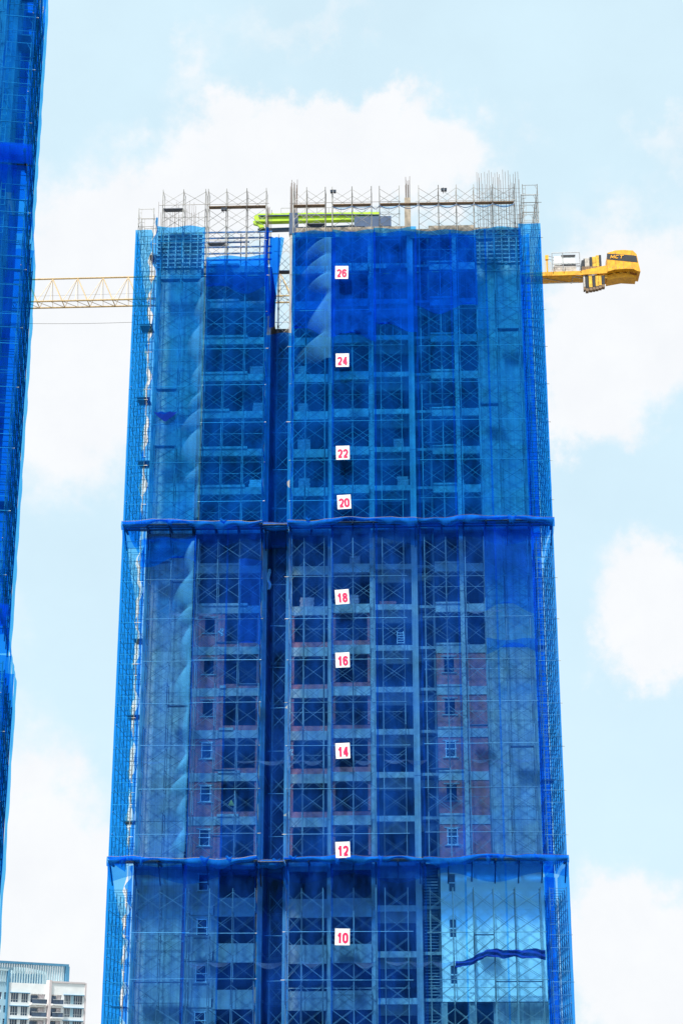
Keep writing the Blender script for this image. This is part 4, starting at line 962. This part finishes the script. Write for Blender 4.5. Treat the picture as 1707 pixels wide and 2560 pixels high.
def tower2(nm, z0, z1, du, fm_, sm_):
    nl = int((z1-z0-.3)/LIFT); o = -.12+du
    end_scaffold('ladder frame end scaffold of the nearer tower %s' % nm, o-1.3, o, z0, nl, 7, 1.7, .05, False, L2, G2)
    us_ = [o-1.75-1.7*k for k in range(3, -1, -1)]
    scaffold('scaffold', 'front scaffold of the nearer tower %s' % nm, us_, z0, nl, .0, 1.15, L2, planks=.05, group=G2)
    nt = T('safety_net', 'blue net wrapped round the nearer tower %s' % nm, 'net', L2, (du, -.1, z0), 'nets on the nearer tower')
    nv = int((z1-z0)/.4)
    for i in range(3):
        a, b = du-7.2+2.4*i-.05, du-7.2+2.4*(i+1)+.05
        nt.part('net_panel', MB().grid(8, nv, lambda p, v: (a+(b-a)*p, -.12-.02*(i % 2)-.10*billow(a+(b-a)*p, z0+(z1-z0)*v, i), z0+(z1-z0)*v)), M[fm_], smooth=True)
    for i in range(4):
        a, b = -.12+2.9*i-.05, -.12+2.9*(i+1)+.05
        nt.part('net_panel', MB().grid(8, nv, lambda p, v: (du+.07*billow(a+(b-a)*p, z0+(z1-z0)*v, i+5)+.02*math.sin(v*60+p*2), a+(b-a)*p, z0+(z1-z0)*v)), M[sm_], smooth=True)
    for ww in (5.5, 9.5): nt.part('sky_block_net', MB().grid(6, nv, lambda p, v: (du-1.7+1.65*p, ww+.15*math.sin(40*v+4*p), z0+(z1-z0)*v)), M['netT'], smooth=True)  # sheets added inside the strip to block the sky and deepen the blue
    nt.part('inner_net', MB().grid(10, nv, lambda p, v: (du-1.55+.5*p+.10*math.sin(30*v+5*p), .9+7*p, z0+(z1-z0)*v)), M['netU'], smooth=True)
tower2('above its upper skirt', ZA+.1, ZT, -.70, 'netU', 'netS')
tower2('between its two skirts', ZB+.1, ZA-1.0, -.46, 'netU', 'netS')
tower2('below its lower skirt', 6.1, ZB-1.0, -.06, 'netU', 'netS')
for nm, zs, du in (('upper', ZA, -.42), ('lower', ZB, -.08), ('bottom', 6, .15)):
    s = T('catch_fan', '%s dark blue net skirt on the nearer tower' % nm, 'catch fan', L2, (-7, -.5, zs), 'net skirts on the nearer tower')
    for k in range(5): s.part('cantilever_beam', MB().box(du-.35-1.7*k-.06, du-.35-1.7*k+.06, -.45, 1.8, zs-.32, zs-.14), M['black'])
    s.part('fascia_net', MB().grid(30, 8, lambda p, v: (du-7+7.05*p, -.52-.10*math.sin(math.pi*v)*(1+.6*math.sin(17*p)), zs+.06+.06*math.sin(9*p)-(1.15+.12*math.sin(13*p))*v)), M['netT'], smooth=True)
    s.part('fascia_backing', MB().grid(20, 6, lambda p, v: (du-7+7.0*p-.15*v, -.42, zs+.02-1.05*v)), M['netT'], smooth=True)
    s.part('deck_net', MB().grid(30, 3, lambda p, v: (du-7+7.05*p, -.5+2.0*v, zs+.03+.05*math.sin(9*p)*(1-v))), M['netK'], smooth=True)
    s.part('end_flap', MB().grid(6, 12, lambda p, v: (du+.05+.05*math.sin(math.pi*v)*(1-p), -.5+2.2*p, zs+.05-1.9*v)), M['netS'], smooth=True)
    s.part('sling_net', MB().grid(20, 6, lambda p, v: (du-7+6.3*p, -.5+1.9*v, zs-1.1-.7*v-.2*math.sin(math.pi*v))), M['netT'], smooth=True)
# slack cable between the towers
t = T('cable', 'thin slack cable strung between the two towers', 'cable', B, (ux(60, 744, 4), 4, zx(60, 744, 4)))
pts = [(ux(66+(306-66)*i/12, 743, 4), 4, zx(66+(306-66)*i/12, 743+1.5*math.sin(math.pi*i/12)-3*i/12, 4)) for i in range(13)]
t.part('wire', MB().path(pts, .018, 4), M['brace'])

# ------------------------------------------------------------------ the far white apartment block
q = cam_ray(118, 2480); kk = 400/q.y
AP = Fr(q.x*kk, 400, rad(40))
def ac(x, y, w=0.0): return AP.hit(x/6.031, 2350+y/6.031, w)        # read on the 1568-wide zoom of (0,2350)-(260,2560)
t = T('apartment_block', 'far white apartment block with louvred roof screen and window rows', 'building', AP, (0, 0, 0))
def A_(name, mat, *bx, parent=None):
    m = MB()
    for b in bx: m.box(*b)
    return t.part(name, m, M[mat], parent)
e0, e1, e2 = ac(172, 700)[0], ac(735, 700)[0], ac(1262, 700)[0]
pe = ac(765, 700)[0]
zt1_, zt2_ = ac(172, 640)[1], ac(765, 640, -.6)[1]
fl = [ac(300, 800)[1]-ac(300, 800+0)[1]]
zr1_ = ac(230, 800)[1]; zr2_ = ac(225, 970)[1]; FH = (zr1_-zr2_); FH = max(2.8, min(3.6, FH))
rows = [zr1_-FH*i for i in range(6)]
zbase = rows[-1]-1.5
A_('wall', 'aptw', (e0, e2, .9, 16, 0, zt1_-.3)); A_('wall', 'aptw', (e0, e2, 0, .88, 0, zbase-.01))
# section one: wall with window holes built as strips
def facade(u0, u1, holes, w, zt, mat, zrows, hgt):
    """holes: (ua, ub) spans shared by every storey"""
    bx = []; zprev = zt
    for zr in zrows:
        bx.append((u0, u1, w, w+.5, zr, zprev)); cur = u0
        for a, b in holes: bx.append((cur, a, w, w+.5, zr-hgt, zr)); cur = b
        bx.append((cur, u1, w, w+.5, zr-hgt, zr)); zprev = zr-hgt
    bx.append((u0, u1, w, w+.5, zbase, zprev)); A_('wall', mat, *bx)
def au(x): return ac(x, 850)[0]
h1 = [(au(172), au(285)), (au(332), au(432))]; hb = [(au(468), au(690))]
h2b = [(au(760), au(918))]; h2 = [(au(958), au(1052)), (au(1098), au(1232))]
facade(e0-.6, au(712), h1+hb, .0, zt1_, 'aptw', rows, 1.9)
facade(au(748), e2, h2b+h2, -.6, zt2_, 'aptw', [r-.05 for r in rows], 1.9)
A_('pier', 'aptp', (au(712)+.003, au(748)-.003, -.9, .5, 0, zt2_+.5)); A_('edge_trim', 'aptp', (e2+.003, e2+.45, -.7, .5, 0, zt2_+.2)); A_('coping', 'aptp', (au(748), e2, -.75, .2, zt2_+.003, zt2_+.35))
def apw(u0, u1, w, z1, hgt, mull=3):
    o = A_('window', 'frame', *([(u0+(u1-u0)*i/mull-.05, u0+(u1-u0)*i/mull+.05, w+.18, w+.26, z1-hgt, z1) for i in range(mull+1)]+[(u0, u1, w+.19, w+.25, z1-hgt*.72-.04, z1-hgt*.72+.04)]))
    A_('pane', 'aglass', (u0, u1, w+.28, w+.32, z1-hgt, z1), parent=o)
for zr in rows:
    for a, b in h1: apw(a, b, 0, zr, 1.9); 
    for a, b in h2: apw(a, b, -.6, zr-.05, 1.9, 4)
    A_('sun_shade', 'lframe', (h1[0][0]-.3, h1[1][1]+.3, -.35, -.003, zr+.003, zr+.16)); A_('sun_shade', 'lframe', (h2[0][0]-.3, h2[1][1]+.3, -.95, -.603, zr-.045, zr+.10))
    A_('infill_panel', 'apts', (h2[0][1]+.01, h2[1][0]-.01, -.62, -.603, zr-1.9, zr-.1))
    for (a, b), w in ((hb[0], 0.0), (h2b[0], -.6)):
        o = A_('balcony', 'aptw', (a-.2, b+.2, w-.9, w+.1, zr-2.35, zr-2.1)); A_('balustrade', 'aglass', (a, b, w-.86, w-.82, zr-2.1, zr-1.15), parent=o); A_('handrail', 'frame', (a, b, w-.9, w-.8, zr-1.15, zr-1.08), parent=o)
        A_('balcony_door', 'aglass', (a+.1, a+(b-a)*.55, w+.52, w+.56, zr-1.9, zr-.25)); A_('balcony_back', 'aptp', (a+(b-a)*.62, b-.02, w+.45, w+.50, zr-1.88, zr-.1))
# return wing at its left, its shade put into a pale blue colour
wl0 = ac(-200, 850)[0]
facade(wl0, e0-.62, [(ac(-60, 850)[0], ac(42, 850)[0]), (ac(78, 850)[0], ac(118, 850)[0])], .3, ac(100, 630)[1], 'apts', [r+.1 for r in rows], 1.5); A_('corner_pier', 'lframe', (e0-.95, e0-.603, -.25, .6, 0, ac(150, 450)[1]))
A_('wall', 'apts', (wl0, e0-.62, .81, 14, 0, zt1_)); A_('wing_coping', 'louv', (wl0, e0-.96, -.1, .9, ac(100, 450)[1]-.2, ac(100, 450)[1]+.2))
for zr in rows: apw(ac(-60, 850)[0], ac(42, 850)[0], .3, zr+.1, 1.5, 3); apw(ac(78, 850)[0], ac(118, 850)[0], .3, zr+.1, .55, 1)
# roof screen of upright louvre slats
wS = 3.5; s0 = ac(-200, 400, wS)[0]; s1 = ac(990, 400, wS)[0]; zst = ac(1010, 366, wS)[1]; zsb = zt1_-.4
A_('screen_beam', 'lframe', (s0, s1+.8, wS-.3, wS+.6, zst-.5, zst)); A_('screen_post', 'lframe', (s1+.1, s1+1.0, wS-.3, wS+.6, zsb, zst-.503))
A_('screen_back', 'apts', (s0, s1-9, wS+2.2, wS+2.4, zsb, zst-1.2)); A_('tank_room', 'apts', (s1-8, s1-2, wS+4, wS+9, zsb, zst-3.2))
i = 0; u = s0
while u < s1:
    A_('screen_slat', 'louv', (u, u+.22, wS, wS+.5, zsb, zst-.503)); u += .62; i += 1
u = e0; wq = 1.2
while u < au(712):
    tq = (u-e0)/(au(712)-e0); zz = zt1_+ (ac(330, 400, wq)[1]-ac(330, 640, wq)[1])*(1-.35*max(0, tq-.5)**1.0-.5*max(0, .12-tq)/.12)
    A_('front_slat', 'louv', (u, u+.24, wq, wq+.35, zt1_-.3, zz)); u += .66
A_('front_screen_back', 'lframe', (e0+.2, au(712), wq+1.0, wq+1.1, zt1_-.3, zt1_+2.2))
u = wl0
while u < e0-1.2: A_('wing_slat', 'louv', (u, u+.24, .1, .4, ac(100, 630)[1]+.003, ac(100, 450)[1]-.25)); u += .62
